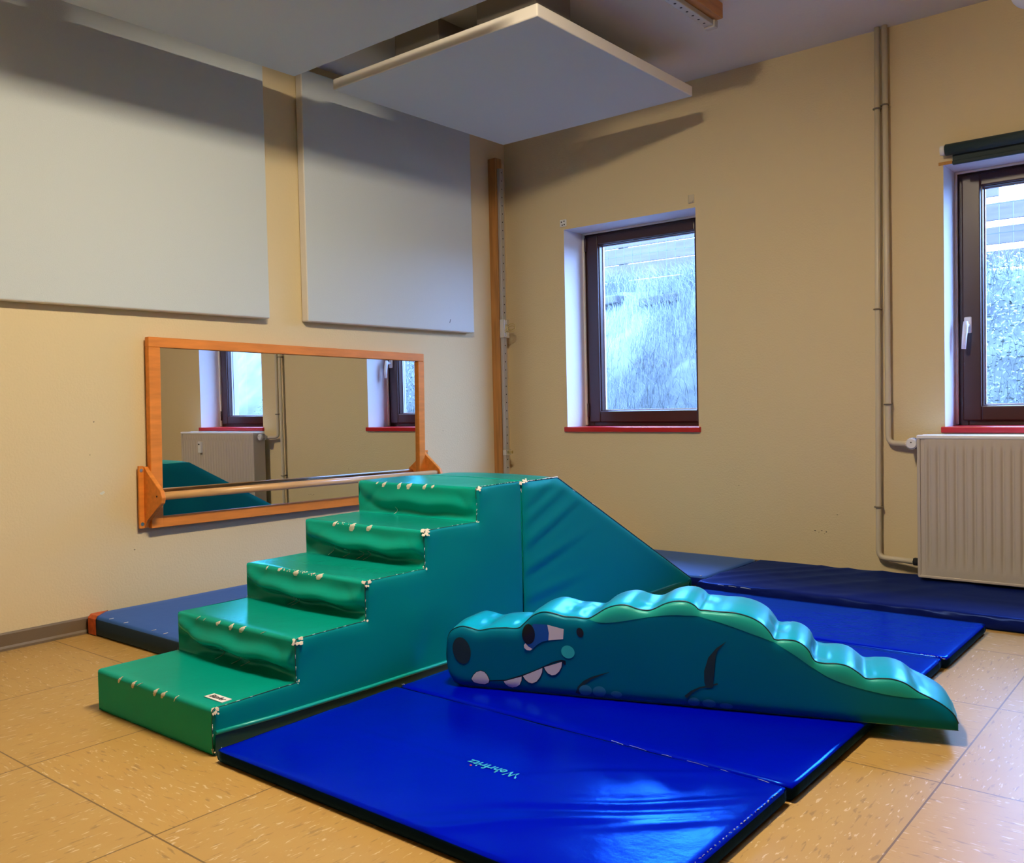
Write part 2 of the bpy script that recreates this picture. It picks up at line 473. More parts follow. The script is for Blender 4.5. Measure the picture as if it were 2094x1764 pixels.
def window(name, wx, handle_left):
    a, b = wx; z0, z1 = WZ
    e = bpy.data.objects.new(name, None); COL.objects.link(e); e.location = (a, 0.2, z0); e['kind'] = 'structure'
    bm = bmesh.new(); ring(bm, a + 0.002, b - 0.002, z0 + 0.004, z1 - 0.002, 0.05, 0.05, 0.045, 0.035, 0.205, 0.275)
    frombm('window_frame', bm, 'winframe', e)
    bm = bmesh.new()
    ring(bm, a + 0.030, b - 0.030, z0 + 0.028, z1 - 0.022, 0.078, 0.078, 0.066, 0.055, 0.186, 0.262, 0.006)
    # a shallow step in the sash towards the glass
    ring(bm, a + 0.104, b - 0.104, z0 + 0.090, z1 - 0.073, 0.010, 0.010, 0.008, 0.008, 0.200, 0.255, 0.002)
    frombm('sash', bm, 'winframe', e)
    bm = bmesh.new(); ring(bm, a + 0.112, b - 0.112, z0 + 0.097, z1 - 0.080, 0.007, 0.007, 0.006, 0.006, 0.232, 0.246, 0.001)
    frombm('spacer_bar', bm, 'gasket', e)
    box('pane', a + 0.11, b - 0.11, 0.236, 0.240, z0 + 0.095, z1 - 0.078, 'glass', e)
    s = box('sill', a - 0.014, b + 0.014, -0.018, 0.212, z0 - 0.022, z0 + 0.006, 'sill', e, 0.004)
    # handle: rosette plate on the stile, neck and lever
    hx = a + 0.055 if handle_left else b - 0.055
    d = 1 if handle_left else -1
    h = bpy.data.objects.new('handle', None)
    bm = bmesh.new()
    bbox(bm, hx - 0.016, hx + 0.016, 0.176, 0.188, 1.140, 1.215, 0.005)
    tube_bm(bm, [(hx, 0.178, 1.175), (hx, 0.138, 1.175)], 0.010, 12)
    tube_bm(bm, [(hx, 0.142, 1.190), (hx, 0.136, 1.17), (hx - d * 0.004, 0.132, 1.12), (hx - d * 0.008, 0.134, 1.068)], [0.0105, 0.012, 0.011, 0.0095], 12)
    frombm('handle', bm, 'white_pl', e)
    # hinges on the other stile
    kx = b - 0.028 if handle_left else a + 0.028
    for hz in (z0 + 0.10, z1 - 0.07):
        bm = bmesh.new(); tube_bm(bm, [(kx, 0.180, hz - 0.04), (kx, 0.180, hz + 0.04)], 0.007, 10)
        frombm('hinge', bm, 'winframe', e)
    return e
window('window_1', W1, False)
window('window_2', W2, True)

# pale render strip seen along the inside of the reveals (bare filler joint)
for nm, wx in (('trim_1', W1), ('trim_2', W2)):
    bm = bmesh.new()
    bbox(bm, wx[0], wx[0] + 0.012, 0.185, 0.2, WZ[0] + 0.01, WZ[1], 0.003)
    bbox(bm, wx[1] - 0.012, wx[1], 0.185, 0.2, WZ[0] + 0.01, WZ[1], 0.003)
    bbox(bm, wx[0], wx[1], 0.185, 0.2, WZ[1] - 0.010, WZ[1], 0.003)
    struct(frombm(nm, bm, 'acoustic_side'))

# ------------------------------------------------------------------ wall panels and ceiling panels
def slab_panel(name, x0, x1, y0, y1, z0, z1, face, label, cat, group):
    """padded board; the broad face in fleece, the rim a little warmer"""
    bm = bmesh.new(); bbox(bm, x0, x1, y0, y1, z0, z1, 0.006, 0, 3)
    for f in bm.faces:
        n = f.normal
        bm.normal_update()
    bm.normal_update()
    for f in bm.faces:
        f.material_index = 0 if abs(f.normal[face]) > 0.9 else 1
    return tag(frombm(name, bm, ['acoustic', 'acoustic_side']), label, cat, group)
slab_panel('wall_panel', 0.004, 0.050, -2.99, -1.785, 1.283, 2.483, 0,
           'pale grey square wall panel at the far left, cut by the left edge of the picture', 'wall panel', 'square fleece panels on the left wall')
wp = slab_panel('wall_panel', 0.004, 0.052, -1.570, -0.368, 1.283, 2.483, 0,
           'pale lilac-grey square wall panel nearest the corner post, with a small scratch low on it', 'wall panel', 'square fleece panels on the left wall')
tube('scratch', [(0.0522, -0.578, 1.330), (0.0524, -0.571, 1.350)], 0.0014, 'ink', wp)

def ceiling_panel(y0, y1, x0, x1, label):
    t = thing('ceiling_panel', label, 'ceiling panel', ((x0 + x1) / 2, (y0 + y1) / 2, 2.325), 'square boards hung under the ceiling')
    bm = bmesh.new(); bbox(bm, x0, x1, y0, y1, 2.325, 2.375, 0.006, 0, 3); bm.normal_update()
    for f in bm.faces: f.material_index = 0 if f.normal.z < -0.9 else 1
    frombm('board', bm, ['acoustic', 'acoustic_side'], t)
    for xa, xb in ((x0 + 0.29, x0 + 0.56), (x0 + 0.78, x1 - 0.10)):
        box('hanging_block', xa, xb, y0 + 0.12, y0 + 0.36, 2.375, RZ, 'batten', t, 0.003)
    return t
ceiling_panel(-1.570, -0.345, 0.280, 1.468, 'pale blue-grey square board hung under the ceiling in front of the corner, all four edges in view')
ceiling_panel(-2.99, -1.793, 0.288, 1.492, 'grey board hung under the ceiling at the upper left, cut by the top of the picture')

# ------------------------------------------------------------------ ceiling lamp that lights the room
t = thing('ceiling_light', 'long low ceiling lamp with a glowing opal cover above the play corner', 'lamp', (LAMP_POS[0], LAMP_POS[1], RZ))
lx, ly, lz = LAMP_POS
box('housing', lx - 0.07, lx + 0.07, ly - 0.34, ly + 0.34, RZ - 0.060, RZ - 0.001, 'white_pl', t, 0.004)
box('diffuser', lx - 0.055, lx + 0.055, ly - 0.32, ly + 0.32, RZ - 0.098, RZ - 0.0605, 'lamp', t, 0.008)

# round pale fitting at the top right
t = thing('ceiling_fitting', 'small round pale fitting under the ceiling at the top right edge', 'ceiling fitting', (2.897, -0.35, RZ))
bm = bmesh.new()
bmesh.ops.create_uvsphere(bm, u_segments=24, v_segments=12, radius=0.064)
bmesh.ops.translate(bm, verts=bm.verts[:], vec=(2.897, -0.35, 2.395))
frombm('globe', bm, 'detector', t, True)
tube('stem', [(2.897, -0.35, 2.45), (2.897, -0.35, RZ - 0.001)], 0.012, 'detector', t)

# ------------------------------------------------------------------ perforated rails: corner post and ceiling beam
t = thing('corner_post', 'tall wooden post with a perforated metal rail standing in the room corner', 'post', (0.03, -0.13, 0.05))
box('post', 0.0, 0.062, -0.157, -0.100, 0.052, 2.335, 'wood_post', t, 0.004)
def rail_channel(bm, axis, a0, a1, w0, w1, d0, d1, step, hole):
    """perforated C rail; axis 'z' stands on +x face, axis 'y' hangs below (d is depth)"""
    if axis == 'z':
        bbox(bm, d0, d1, w0, w1, a0, a1, 0.003, 0)
        c = (w0 + w1) / 2; a = a0 + step * 0.6
        while a < a1 - 0.02:
            ring_ = [bm.verts.new((d1 + 0.0006, c + hole * math.cos(k * math.pi / 4), a + hole * math.sin(k * math.pi / 4))) for k in range(8)]
            f = bm.faces.new(ring_); f.material_index = 1
            a += step
    else:
        bbox(bm, w0, w1, a0, a1, d1, d0, 0.003, 0)
        c = (w0 + w1) / 2; a = a1 - step * 0.9
        while a > a0 + 0.02:
            ring_ = [bm.verts.new((c + hole * math.cos(k * math.pi / 4), a + hole * math.sin(k * math.pi / 4), d1 - 0.0006)) for k in range(8)]
            f = bm.faces.new(ring_[::-1]); f.material_index = 1
            a -= step
bm = bmesh.new(); rail_channel(bm, 'z', 0.06, 2.27, -0.147, -0.113, 0.062, 0.084, 0.049, 0.0042)
frombm('rail', bm, ['rail', 'hole'], t)
bm = bmesh.new()
bbox(bm, 0.064, 0.100, -0.154, -0.106, 1.262, 1.372, 0.003)
bbox(bm, 0.100, 0.108, -0.142, -0.118, 1.34, 1.366, 0.002); bbox(bm, 0.100, 0.108, -0.142, -0.118, 1.268, 1.292, 0.002)
c1 = frombm('rail_clamp', bm, 'chrome', t)
bm = bmesh.new()
for zc in (1.325, 1.312):
    tube_bm(bm, [(0.100 + 0.030 + 0.030 * math.cos(a), -0.125 + 0.004 * math.sin(a), zc + 0.019 * math.sin(a)) for a in [2 * math.pi * i / 20 for i in range(20)]], 0.0026, 8, closed=True)
frombm('hook_ring', bm, 'brass', c1)
bm = bmesh.new(); bbox(bm, 0.064, 0.096, -0.152, -0.108, 0.555, 0.592, 0.003)
c2 = frombm('rail_clamp', bm, 'chrome', t)
bm = bmesh.new(); bbox(bm, 0.096, 0.122, -0.136, -0.122, 0.567, 0.585, 0.002)
frombm('clamp_pin', bm, 'brass', c2)

t = thing('ceiling_beam', 'short wooden ceiling beam end with a perforated metal rail below it', 'beam', (1.80, -0.9, RZ))
box('beam', 1.760, 1.826, -3.2, -0.745, 2.470, RZ - 0.001, 'wood_beam', t, 0.004)
bm = bmesh.new(); rail_channel(bm, 'y', -3.2, -0.762, 1.748, 1.790, 2.470, 2.448, 0.05, 0.006)
frombm('rail', bm, ['rail', 'hole'], t)
bm = bmesh.new(); bbox(bm, 1.745, 1.796, -0.765, -0.732, 2.440, 2.474, 0.004)
e_ = frombm('end_bracket', bm, 'rail', t)

# ------------------------------------------------------------------ mirror with bar
MT = thing('wall_mirror', 'wide wall mirror in an orange wooden frame with a round wooden bar across', 'mirror', (0.006, -1.583, 0.767))
MT.rotation_euler = (-0.0150, 0, 0.009)
hw, hh = 0.807, 0.395      # half sizes
def mp(name, bm, mt, parent=MT): return frombm(name, bm, mt, parent, loc=(0, 0, 0))
bm = bmesh.new(); bbox(bm, 0.004, 0.033, -hw, hw, hh - 0.042, hh, 0.003); mp('frame_rail', bm, 'wood')
bm = bmesh.new(); bbox(bm, 0.004, 0.033, -hw + 0.05, hw - 0.045, -hh, -hh + 0.045, 0.003); mp('frame_rail', bm, 'wood')
bm = bmesh.new(); bbox(bm, 0.004, 0.034, -hw, -hw + 0.052, -hh, hh - 0.042, 0.003); mp('frame_stile', bm, 'wood')
bm = bmesh.new(); bbox(bm, 0.004, 0.034, hw - 0.046, hw, -hh, hh - 0.0425, 0.003); mp('frame_stile', bm, 'wood')
bm = bmesh.new(); bbox(bm, 0.006, 0.018, -hw + 0.045, hw - 0.04, -hh + 0.04, hh - 0.038); mp('mirror_glass', bm, 'mirror')
tube('bar', [(0.115, -hw - 0.002, -0.258), (0.115, hw + 0.002, -0.258)], 0.0165, 'wood_bar', MT, 20).location = (0, 0, 0)
def bracket(y0, y1):
    bm = bmesh.new()
    prof = [(0.003, -0.392), (0.012, -0.392), (0.030, -0.360), (0.140, -0.285), (0.146, -0.262), (0.136, -0.236), (0.040, -0.165), (0.016, -0.140), (0.003, -0.140)]
    va = [bm.verts.new((x, y0, z)) for x, z in prof]; vb = [bm.verts.new((x, y1, z)) for x, z in prof]
    n = len(prof)
    for i in range(n): bm.faces.new((va[i], va[(i + 1) % n], vb[(i + 1) % n], vb[i]))
    bm.faces.new(va[::-1]); bm.faces.new(vb)
    bmesh.ops.bevel(bm, geom=bm.edges[:], offset=0.002, segments=1, affect='EDGES')
    br = mp('bracket', bm, 'wood')
    sgn = -1 if y0 < 0 else 1
    yo = y0 if sgn < 0 else y1
    bm = bmesh.new(); bbox(bm, 0.002, 0.013, min(yo, yo + sgn * 0.022), max(yo, yo + sgn * 0.022), -0.394, -0.136, 0.002)
    frombm('mounting_plate', bm, 'wood', br, loc=(0, 0, 0))
    for z in (-0.155, -0.375):
        bm = bmesh.new(); tube_bm(bm, [(0.012, yo + sgn * 0.011, z), (0.0155, yo + sgn * 0.011, z)], 0.0075, 12)
        frombm('screw', bm, 'chrome', br, loc=(0, 0, 0))
    bm = bmesh.new(); tube_bm(bm, [(0.110, yo, -0.258), (0.110, yo + sgn * 0.0015, -0.258)], 0.004, 10)
    frombm('screw', bm, 'hole', br, loc=(0, 0, 0))
bracket(-hw - 0.020, -hw - 0.001)
bracket(hw + 0.001, hw + 0.020)

# ------------------------------------------------------------------ heating pipes, valve, radiator
def clip(parent, x, y, z, lab=None):
    bm = bmesh.new()
    tube_bm(bm, [(x + 0.0165 * math.cos(a), y + 0.0165 * math.sin(a), z) for a in [2 * math.pi * i / 16 for i in range(16)]], 0.0035, 8, closed=True)
    bbox(bm, x - 0.005, x + 0.005, y + 0.012, -0.001, z - 0.006, z + 0.006)
    return frombm('pipe_clip', bm, 'clip', parent)
PY = -0.035
t = thing('heating_pipe', 'left heating pipe running from ceiling to the foot of the radiator', 'pipe', (2.232, PY, 0.1), 'two painted heating pipes')
tube('pipe', arc_path([(2.236, PY, RZ - 0.001), (2.228, PY, 1.2), (2.222, PY, 0.118), (2.425, PY - 0.035, 0.118)], 0.035), 0.0125, 'pipe', t, 14)
for x, z in ((2.234, 2.17), (2.228, 1.262), (2.2235, 0.352)): clip(t, x, PY, z)
bm = bmesh.new(); tube_bm(bm, [(2.385, PY - 0.028, 0.118), (2.425, PY - 0.034, 0.118)], 0.0185, 6)
frombm('union_nut', bm, 'hole', t)
t = thing('heating_pipe', 'right heating pipe bending to the white valve at the radiator top', 'pipe', (2.268, PY, 0.65), 'two painted heating pipes')
tube('pipe', arc_path([(2.268, PY, RZ - 0.001), (2.270, PY, 1.3), (2.270, PY, 0.648), (2.405, PY - 0.02, 0.646), (2.425, PY - 0.02, 0.646)], 0.035), 0.0125, 'pipe', t, 14)
for x, z in ((2.268, 2.18), (2.270, 0.825)): clip(t, x, PY, z)
# radiator
RX0, RX1, RZ0, RZ1, RYF, RYB = 2.426, 3.420, 0.072, 0.688, -0.152, -0.045
t = thing('radiator', 'cream ribbed panel radiator with white top grille under the right window', 'radiator', ((RX0 + RX1) / 2, -0.1, RZ0))
V, Fc = [], []
nx, nzr = 340, 26
zl = [0, 0.004, 0.03, 0.045] + [0.075 + 0.455 * i / 14 for i in range(15)] + [0.545, 0.56, 0.575, 0.606, 0.612, 0.616]
for k, zz in enumerate(zl):
    for i in range(nx + 1):
        x = RX0 + (RX1 - RX0) * i / nx
        d = 0.0
        u = (x - RX0 - 0.030) / (RX1 - RX0 - 0.06)
        if 0 <= u <= 1:
            ph = u * 26 % 1.0
            g = max(0.0, 1 - abs(ph - 0.5) / 0.30)
            g = smooth01(g)
            taper = smooth01((zz - 0.036) / 0.05) * smooth01((0.585 - zz) / 0.05)
            # the groove narrows to a point at its foot
            d = 0.008 * g * taper
            if zz < 0.03 or zz > 0.60: d = 0.0
            else: d -= 0.003
        V.append((x, RYF + d + (0.004 if 0.01 < zz < 0.61 and (u < 0 or u > 1) else 0.0), RZ0 + zz))
for k in range(len(zl) - 1):
    for i in range(nx):
        a = k * (nx + 1) + i
        Fc.append((a, a + 1, a + nx + 2, a + nx + 1))
pyd('front_plate', V, Fc, 'radiator', t, smooth=True)
bm = bmesh.new()
bbox(bm, RX0 - 0.002, RX0 + 0.012, RYF - 0.002, RYB, RZ0 - 0.002, RZ1 - 0.010, 0.003)
bbox(bm, RX1 - 0.012, RX1 + 0.002, RYF - 0.002, RYB, RZ0 - 0.002, RZ1 - 0.010, 0.003)
bbox(bm, RX0, RX1, RYF - 0.003, RYF + 0.012, RZ0 - 0.006, RZ0 + 0.006, 0.003)
bbox(bm, RX0 + 0.012, RX1 - 0.012, RYB - 0.012, RYB, RZ0 + 0.01, RZ1 - 0.03)
bbox(bm, RX0 + 0.012, RX1 - 0.012, RYF + 0.02, RYF + 0.03, RZ0 + 0.01, RZ1 - 0.03)
frombm('side_cover', bm, 'radiator', t)
bm = bmesh.new()
bbox(bm, RX0 - 0.003, RX1 + 0.003, RYF - 0.004, RYF + 0.022, RZ1 - 0.014, RZ1 + 0.002, 0.004)
bbox(bm, RX0 - 0.003, RX1 + 0.003, RYB - 0.020, RYB, RZ1 - 0.014, RZ1 + 0.002, 0.004)
bbox(bm, RX0 - 0.003, RX0 + 0.08, RYF + 0.02, RYB - 0.018, RZ1 - 0.012, RZ1, 0.002)
bbox(bm, RX1 - 0.05, RX1 + 0.003, RYF + 0.02, RYB - 0.018, RZ1 - 0.012, RZ1, 0.002)
x = RX0 + 0.09
while x < RX1 - 0.06:
    bbox(bm, x, x + 0.006, RYF + 0.02, RYB - 0.018, RZ1 - 0.010, RZ1 - 0.001); x += 0.014
frombm('top_grille', bm, 'rad_top', t)
bm = bmesh.new(); bbox(bm, 3.105, 3.142, RYF - 0.026, RYF - 0.001, 0.520, 0.612, 0.004)
hc = frombm('heat_meter', bm, 'white_pl', t)
bm = bmesh.new(); bbox(bm, 3.114, 3.133, RYF - 0.0275, RYF - 0.025, 0.585, 0.595); frombm('display', bm, 'hole', hc)
for xm in (RX0 + 0.12, RX1 - 0.12):
    box('wall_bracket', xm, xm + 0.03, RYB, -0.0005, 0.16, 0.60, 'radiator', t)
# thermostat
vt = bmesh.new()
vx, vz = 2.392, 0.650
def lathe(bm, prof, c, axis, n=28, mi=0):
    rings = []
    for (d, r) in prof:
        rings.append([bm.verts.new(Vector(c) + Vector(axis) * d + r * Vector((math.cos(2 * math.pi * k / n), 0, math.sin(2 * math.pi * k / n)))) for k in range(n)])
    for a, b in zip(rings, rings[1:]):
        for k in range(n):
            f = bm.faces.new((a[k], a[(k + 1) % n], b[(k + 1) % n], b[k])); f.smooth = True; f.material_index = mi
    bm.faces.new(rings[0][::-1]); bm.faces.new(rings[-1])
lathe(vt, [(0, 0.014), (0.012, 0.016), (0.016, 0.023), (0.045, 0.0245), (0.064, 0.0225), (0.068, 0.019)], (vx, -0.055, vz), (0, -1, 0))
for k in range(22):
    a = 2 * math.pi * k / 22
    cx, cz = vx + 0.0245 * math.cos(a), vz + 0.0245 * math.sin(a)
    bbox(vt, cx - 0.0014, cx + 0.0014, -0.118, -0.078, cz - 0.0014, cz + 0.0014)
tv = frombm('thermostat_valve', vt, 'white_pl', t)
bm = bmesh.new(); tube_bm(bm, [(vx, -0.1232, vz + 0.006), (vx, -0.1245, vz + 0.006)], 0.003, 10)
frombm('dial_mark', bm, 'ink', tv)
bm = bmesh.new()
for k in range(20):
    a = 2 * math.pi * (k + 0.5) / 20
    cx, cz = vx + 0.0242 * math.cos(a), vz + 0.0242 * math.sin(a)
    bbox(bm, cx - 0.0012, cx + 0.0012, -0.106, -0.082, cz - 0.0012, cz + 0.0012)
frombm('head_slots', bm, 'ink', tv)
bm = bmesh.new(); tube_bm(bm, [(vx - 0.02, -0.055, 0.646), (RX0 + 0.01, -0.065, 0.646)], 0.012, 8)
frombm('valve_body', bm, 'rail', t)

# ------------------------------------------------------------------ roller blind, blind brackets, tan strip
t = thing('roller_blind', 'rolled-up dark blue-green roller blind above the right window', 'blind', (2.93, -0.03, 1.925))
tube('roll', [(2.522, -0.036, 1.928), (3.345, -0.036, 1.928)], 0.0245, 'blind', t, 24)
bm = bmesh.new(); bbox(bm, 2.545, 3.325, -0.020, -0.012, 1.872, 1.925, 0.002); bbox(bm, 2.545, 3.325, -0.026, -0.008, 1.864, 1.880, 0.003)
frombm('hanging_fabric', bm, 'blind', t)
for xa in (2.501, 3.346):
    bm = bmesh.new(); tube_bm(bm, [(xa, -0.036, 1.928), (xa + 0.019, -0.036, 1.928)], 0.0215, 20); bbox(bm, xa, xa + 0.014, -0.036, -0.001, 1.915, 1.942, 0.002)
    frombm('end_bracket', bm, 'white_pl', t)
tag(box('paint_strip', 2.484, 2.540, -0.004, -0.0005, 1.873, 1.887, 'tan', None, 0.001), 'small tan strip at the upper left corner of the right window', 'strip')

t = thing('blind_bracket', 'small pale bracket with screw holes above the left corner of the left window', 'bracket', (0.4415, -0.01, 1.913), 'empty blind brackets over the left window')
bm = bmesh.new(); bbox(bm, 0.418, 0.464, -0.010, -0.0005, 1.892, 1.934, 0.004); p_ = frombm('plate', bm, 'white_pl', t)
bm = bmesh.new()
for dx, dz in ((-0.010, 0.006), (0.009, 0.009), (0.010, -0.010), (-0.004, -0.012)):
    bbox(bm, 0.4415 + dx - 0.0035, 0.4415 + dx + 0.0035, -0.0108, -0.0095, 1.913 + dz - 0.0035, 1.913 + dz + 0.0035)
frombm('screw_hole', bm, 'hole', p_)
t = thing('blind_bracket', 'small cream hook bracket above the right corner of the left window', 'bracket', (1.270, -0.01, 1.92), 'empty blind brackets over the left window')
bm = bmesh.new()
bbox(bm, 1.254, 1.288, -0.006, -0.0005, 1.899, 1.944, 0.002)
tube_bm(bm, arc_path([(1.258, -0.010, 1.942), (1.258, -0.012, 1.903), (1.284, -0.012, 1.903), (1.284, -0.012, 1.912)], 0.006), 0.0025, 8)
frombm('plate', bm, 'pipe', t)

# ------------------------------------------------------------------ soft mats
def slab(name, x0, x1, y0, y1, z0, z1, mats, parent=None, rad=0.012, step=0.03, disp=None, edge=None):
    """stuffed slab: domed top grid, rounded rim, straight sides"""
    nx, ny = max(4, int((x1 - x0) / step)), max(4, int((y1 - y0) / step))
    V, Fc, fm = [], [], []
    X = [x0 + rad + (x1 - x0 - 2 * rad) * i / nx for i in range(nx + 1)]
    Y = [y0 + rad + (y1 - y0 - 2 * rad) * j / ny for j in range(ny + 1)]
    for y in Y:
        for x in X:
            V.append([x, y, z1 + (disp(x, y) if disp else 0.0)])
    for j in range(ny):
        for i in range(nx):
            a = j * (nx + 1) + i; Fc.append((a, a + 1, a + nx + 2, a + nx + 1)); fm.append(0)
    per = [(i, 0) for i in range(nx)] + [(nx, j) for j in range(ny)] + [(nx - i, ny) for i in range(nx)] + [(0, ny - j) for j in range(ny)]
    loop = [j * (nx + 1) + i for i, j in per]
    dirs = []
    for i, j in per:
        dx = -1 if i == 0 else (1 if i == nx else 0); dy = -1 if j == 0 else (1 if j == ny else 0)
        l = math.hypot(dx, dy) ** 0.5 if (dx and dy) else 1.0
        dirs.append((dx / l, dy / l))
    prev = loop
    steps = [(rad * math.sin(a), rad * (1 - math.cos(a))) for a in (0.39, 0.78, 1.18, 1.57)]
    H = z1 - z0
    steps += [(rad + 0.0015, H * 0.55), (rad, H - 0.008), (rad - 0.006, H - 0.001), (rad - 0.012, H)]
    for q, (o_, dn) in enumerate(steps):
        cur = []
        for k, li in enumerate(loop):
            bx, by, bz = V[li]
            wv = edge(bx, by, q) if edge else 0.0
            cur.append(len(V)); V.append([bx + dirs[k][0] * (o_ + wv), by + dirs[k][1] * (o_ + wv), (bz if q < 2 else z1) - dn if q < 4 else z1 - dn])
        n = len(loop)
        for k in range(n):
            Fc.append((prev[k], cur[k], cur[(k + 1) % n], prev[(k + 1) % n])); fm.append(0 if q < 3 else 1)
        prev = cur
    Fc.append(tuple(prev)); fm.append(1)
    return pyd(name, V, Fc, mats, parent, True, fm)

RD = Vector((0.774, 0.633))          # creases on the front mat run roughly this way
creases = [(2.52, -2.86, 0.30, 0.0045, 0.016), (2.60, -2.72, 0.22, 0.003, 0.012), (2.45, -2.95, 0.25, 0.0035, 0.013), (2.66, -2.80, 0.18, 0.003, 0.010),
           (2.50, -2.62, 0.24, 0.0022, 0.012), (2.38, -3.02, 0.18, 0.0025, 0.012)]
def front_disp(x, y):
    d = 0.0045 * nz(x, y, 0.3, 2.3) + 0.0016 * nz(x, y, 1.7, 9)
    for cx, cy, ln, amp, w in creases:
        u = (x - cx) * RD.x + (y - cy) * RD.y; v = -(x - cx) * RD.y + (y - cy) * RD.x
        v += 0.012 * math.sin(u * 9 + cx * 20)
        d += amp * gauss(u, ln) * (gauss(v, w) - 0.6 * gauss(v - 1.6 * w, w))
    # one long fold line across the lettering
    v = (y + 2.80) - 0.02 * math.sin(x * 3)
    d += 0.0016 * gauss(v + 0.0, 0.008) * smooth01((x - 1.75) / 0.1) * smooth01((2.45 - x) / 0.1)
    return d
def calm(x, y): return 0.003 * nz(x, y, 2.2, 2.6) + 0.0008 * nz(x, y, 4.1, 11)

def threads(name, pts, parent, seed, r=0.0016):
    """short pale stitches and frayed threads along a seam"""
    rnd = random.Random(seed); bm = bmesh.new()
    for (p, q, n) in pts:
        p, q = Vector(p), Vector(q)
        for i in range(n):
            a = p.lerp(q, (i + rnd.random() * 0.5) / n); b = p.lerp(q, (i + 0.5 + rnd.random() * 0.4) / n)
            j = Vector((rnd.uniform(-1, 1), rnd.uniform(-1, 1), rnd.uniform(0, 1))) * 0.0015
            tube_bm(bm, [a + j, (a + b) / 2 + Vector((0, 0, 0.001)), b - j * 0.5], r * rnd.uniform(0.6, 1.1), 5)
    o = frombm(name, bm, 'thread', parent); o['kind'] = 'stuff'
    return o

ZM = 0.038
t = thing('folding_mat', 'bright blue folding gym mat in front, with cyan lettering and creased right half', 'gym mat', (2.19, -2.49, 0.0), 'two blue folding gym mats')
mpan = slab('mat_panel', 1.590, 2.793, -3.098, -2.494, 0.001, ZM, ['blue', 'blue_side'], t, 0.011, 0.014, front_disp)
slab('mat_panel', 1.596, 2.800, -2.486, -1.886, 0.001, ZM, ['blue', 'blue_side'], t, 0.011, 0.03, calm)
threads('seam_thread', [((2.785, -3.06, ZM), (2.789, -2.53, ZM), 34), ((2.78, -2.505, ZM), (2.789, -2.515, ZM - 0.01), 5), ((2.79, -2.475, ZM - 0.003), (2.796, -2.48, ZM - 0.012), 6),
                        ((1.600, -2.484, ZM + 0.001), (1.608, -2.476, ZM + 0.001), 2), ((1.592, -3.085, ZM - 0.004), (1.590, -3.094, 0.012), 5)], t, 3, 0.0011)
threads('hinge_thread', [((2.32, -2.489, ZM - 0.003), (2.76, -2.489, ZM - 0.004), 6)], t, 5, 0.0006)

def lettering(name, txt, size, loc, rot, mt, parent, bold=0.0, shear=0.0, squash=1.0):
    c = bpy.data.curves.new(name, 'FONT')
    c.body = txt; c.size = size; c.align_x = 'CENTER'; c.align_y = 'CENTER'
    c.extrude = 0.0002; c.offset = bold; c.shear = shear; c.resolution_u = 3
    tmp = bpy.data.objects.new('tmp', c)
    COL.objects.link(tmp)
    dg = bpy.context.evaluated_depsgraph_get()
    me = bpy.data.meshes.new_from_object(tmp.evaluated_get(dg))
    bpy.data.objects.remove(tmp); bpy.data.curves.remove(c)
    Mx = Matrix.Translation(Vector(loc)) @ Matrix.Rotation(rot, 4, 'Z') @ Matrix.Diagonal((squash, 1, 1, 1))
    me.transform(Mx)
    me.materials.clear()
    return link(name, me, mt, parent)
LT = lettering('lettering', 'Wehrfritz', 0.040, (2.222, -2.790, 0), math.radians(180 + 1.0), 'logo', mpan, 0.0004, 0.0, 0.92)
for v in LT.data.vertices:
    v.co.z += ZM + front_disp(v.co.x, v.co.y) + 0.0009
bm = bmesh.new(); bmesh.ops.create_uvsphere(bm, u_segments=10, v_segments=6, radius=0.003)
bmesh.ops.scale(bm, verts=bm.verts[:], vec=(1, 1, 0.3)); bmesh.ops.translate(bm, verts=bm.verts[:], vec=(2.168, -2.808, ZM + front_disp(2.168, -2.808) + 0.0008))
frombm('red_dot', bm, 'red_dot', mpan, True)

t = thing('folding_mat', 'bright blue folding gym mat behind the crocodile, reaching the navy mat', 'gym mat', (2.2, -1.3, 0.0), 'two blue folding gym mats')
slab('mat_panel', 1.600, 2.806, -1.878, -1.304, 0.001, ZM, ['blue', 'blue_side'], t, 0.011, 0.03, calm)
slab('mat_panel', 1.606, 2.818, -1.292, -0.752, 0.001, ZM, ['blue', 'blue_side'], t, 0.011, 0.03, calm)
threads('seam_thread', [((2.74, -1.296, ZM), (2.805, -1.297, ZM), 7), ((2.808, -1.31, ZM), (2.812, -1.28, ZM - 0.008), 5)], t, 8, 0.0014)

def navy_disp(x, y):
    fold = 0.0
    for cx, w, a in ((1.70, 0.02, 0.004), (1.82, 0.025, 0.005), (1.98, 0.03, 0.004), (2.2, 0.04, 0.004), (2.45, 0.05, 0.004)):
        fold += a * gauss((x - cx) - 0.7 * (y + 0.4), w)
    return fold + 0.004 * nz(x, y, 5.1, 3.5) + 0.002 * nz(x * 0.5, y, 3.3, 14)
def puck(x, y, q): return (0.006 * nz(x * 3.2, y * 3.2, q * 0.35, 6) + 0.004 * nz(x * 9, y * 9, q * 0.6, 6)) * (1 if q < 7 else 0)
t = tag(slab('navy_mat', 1.628, 4.15, -0.690, -0.014, 0.001, 0.052, ['navy', 'navy'], None, 0.016, 0.022, navy_disp, puck),
        'dark navy puckered gym mat along the window wall, running under the radiator', 'gym mat')
threads('seam_thread', [((1.72, -0.690, 0.048), (1.90, -0.693, 0.047), 3), ((1.645, -0.672, 0.053), (1.655, -0.680, 0.05), 2)], t, 11, 0.0014)
t = tag(slab('corner_mat', 0.98, 1.612, -0.572, -0.014, 0.001, 0.050, ['slate', 'navy'], None, 0.014, 0.03, lambda x, y: 0.004 * smooth01((1.60 - x) / 0.3) * 0.5),
        'small dull violet-blue mat in the corner beyond the foot of the ramp', 'gym mat')
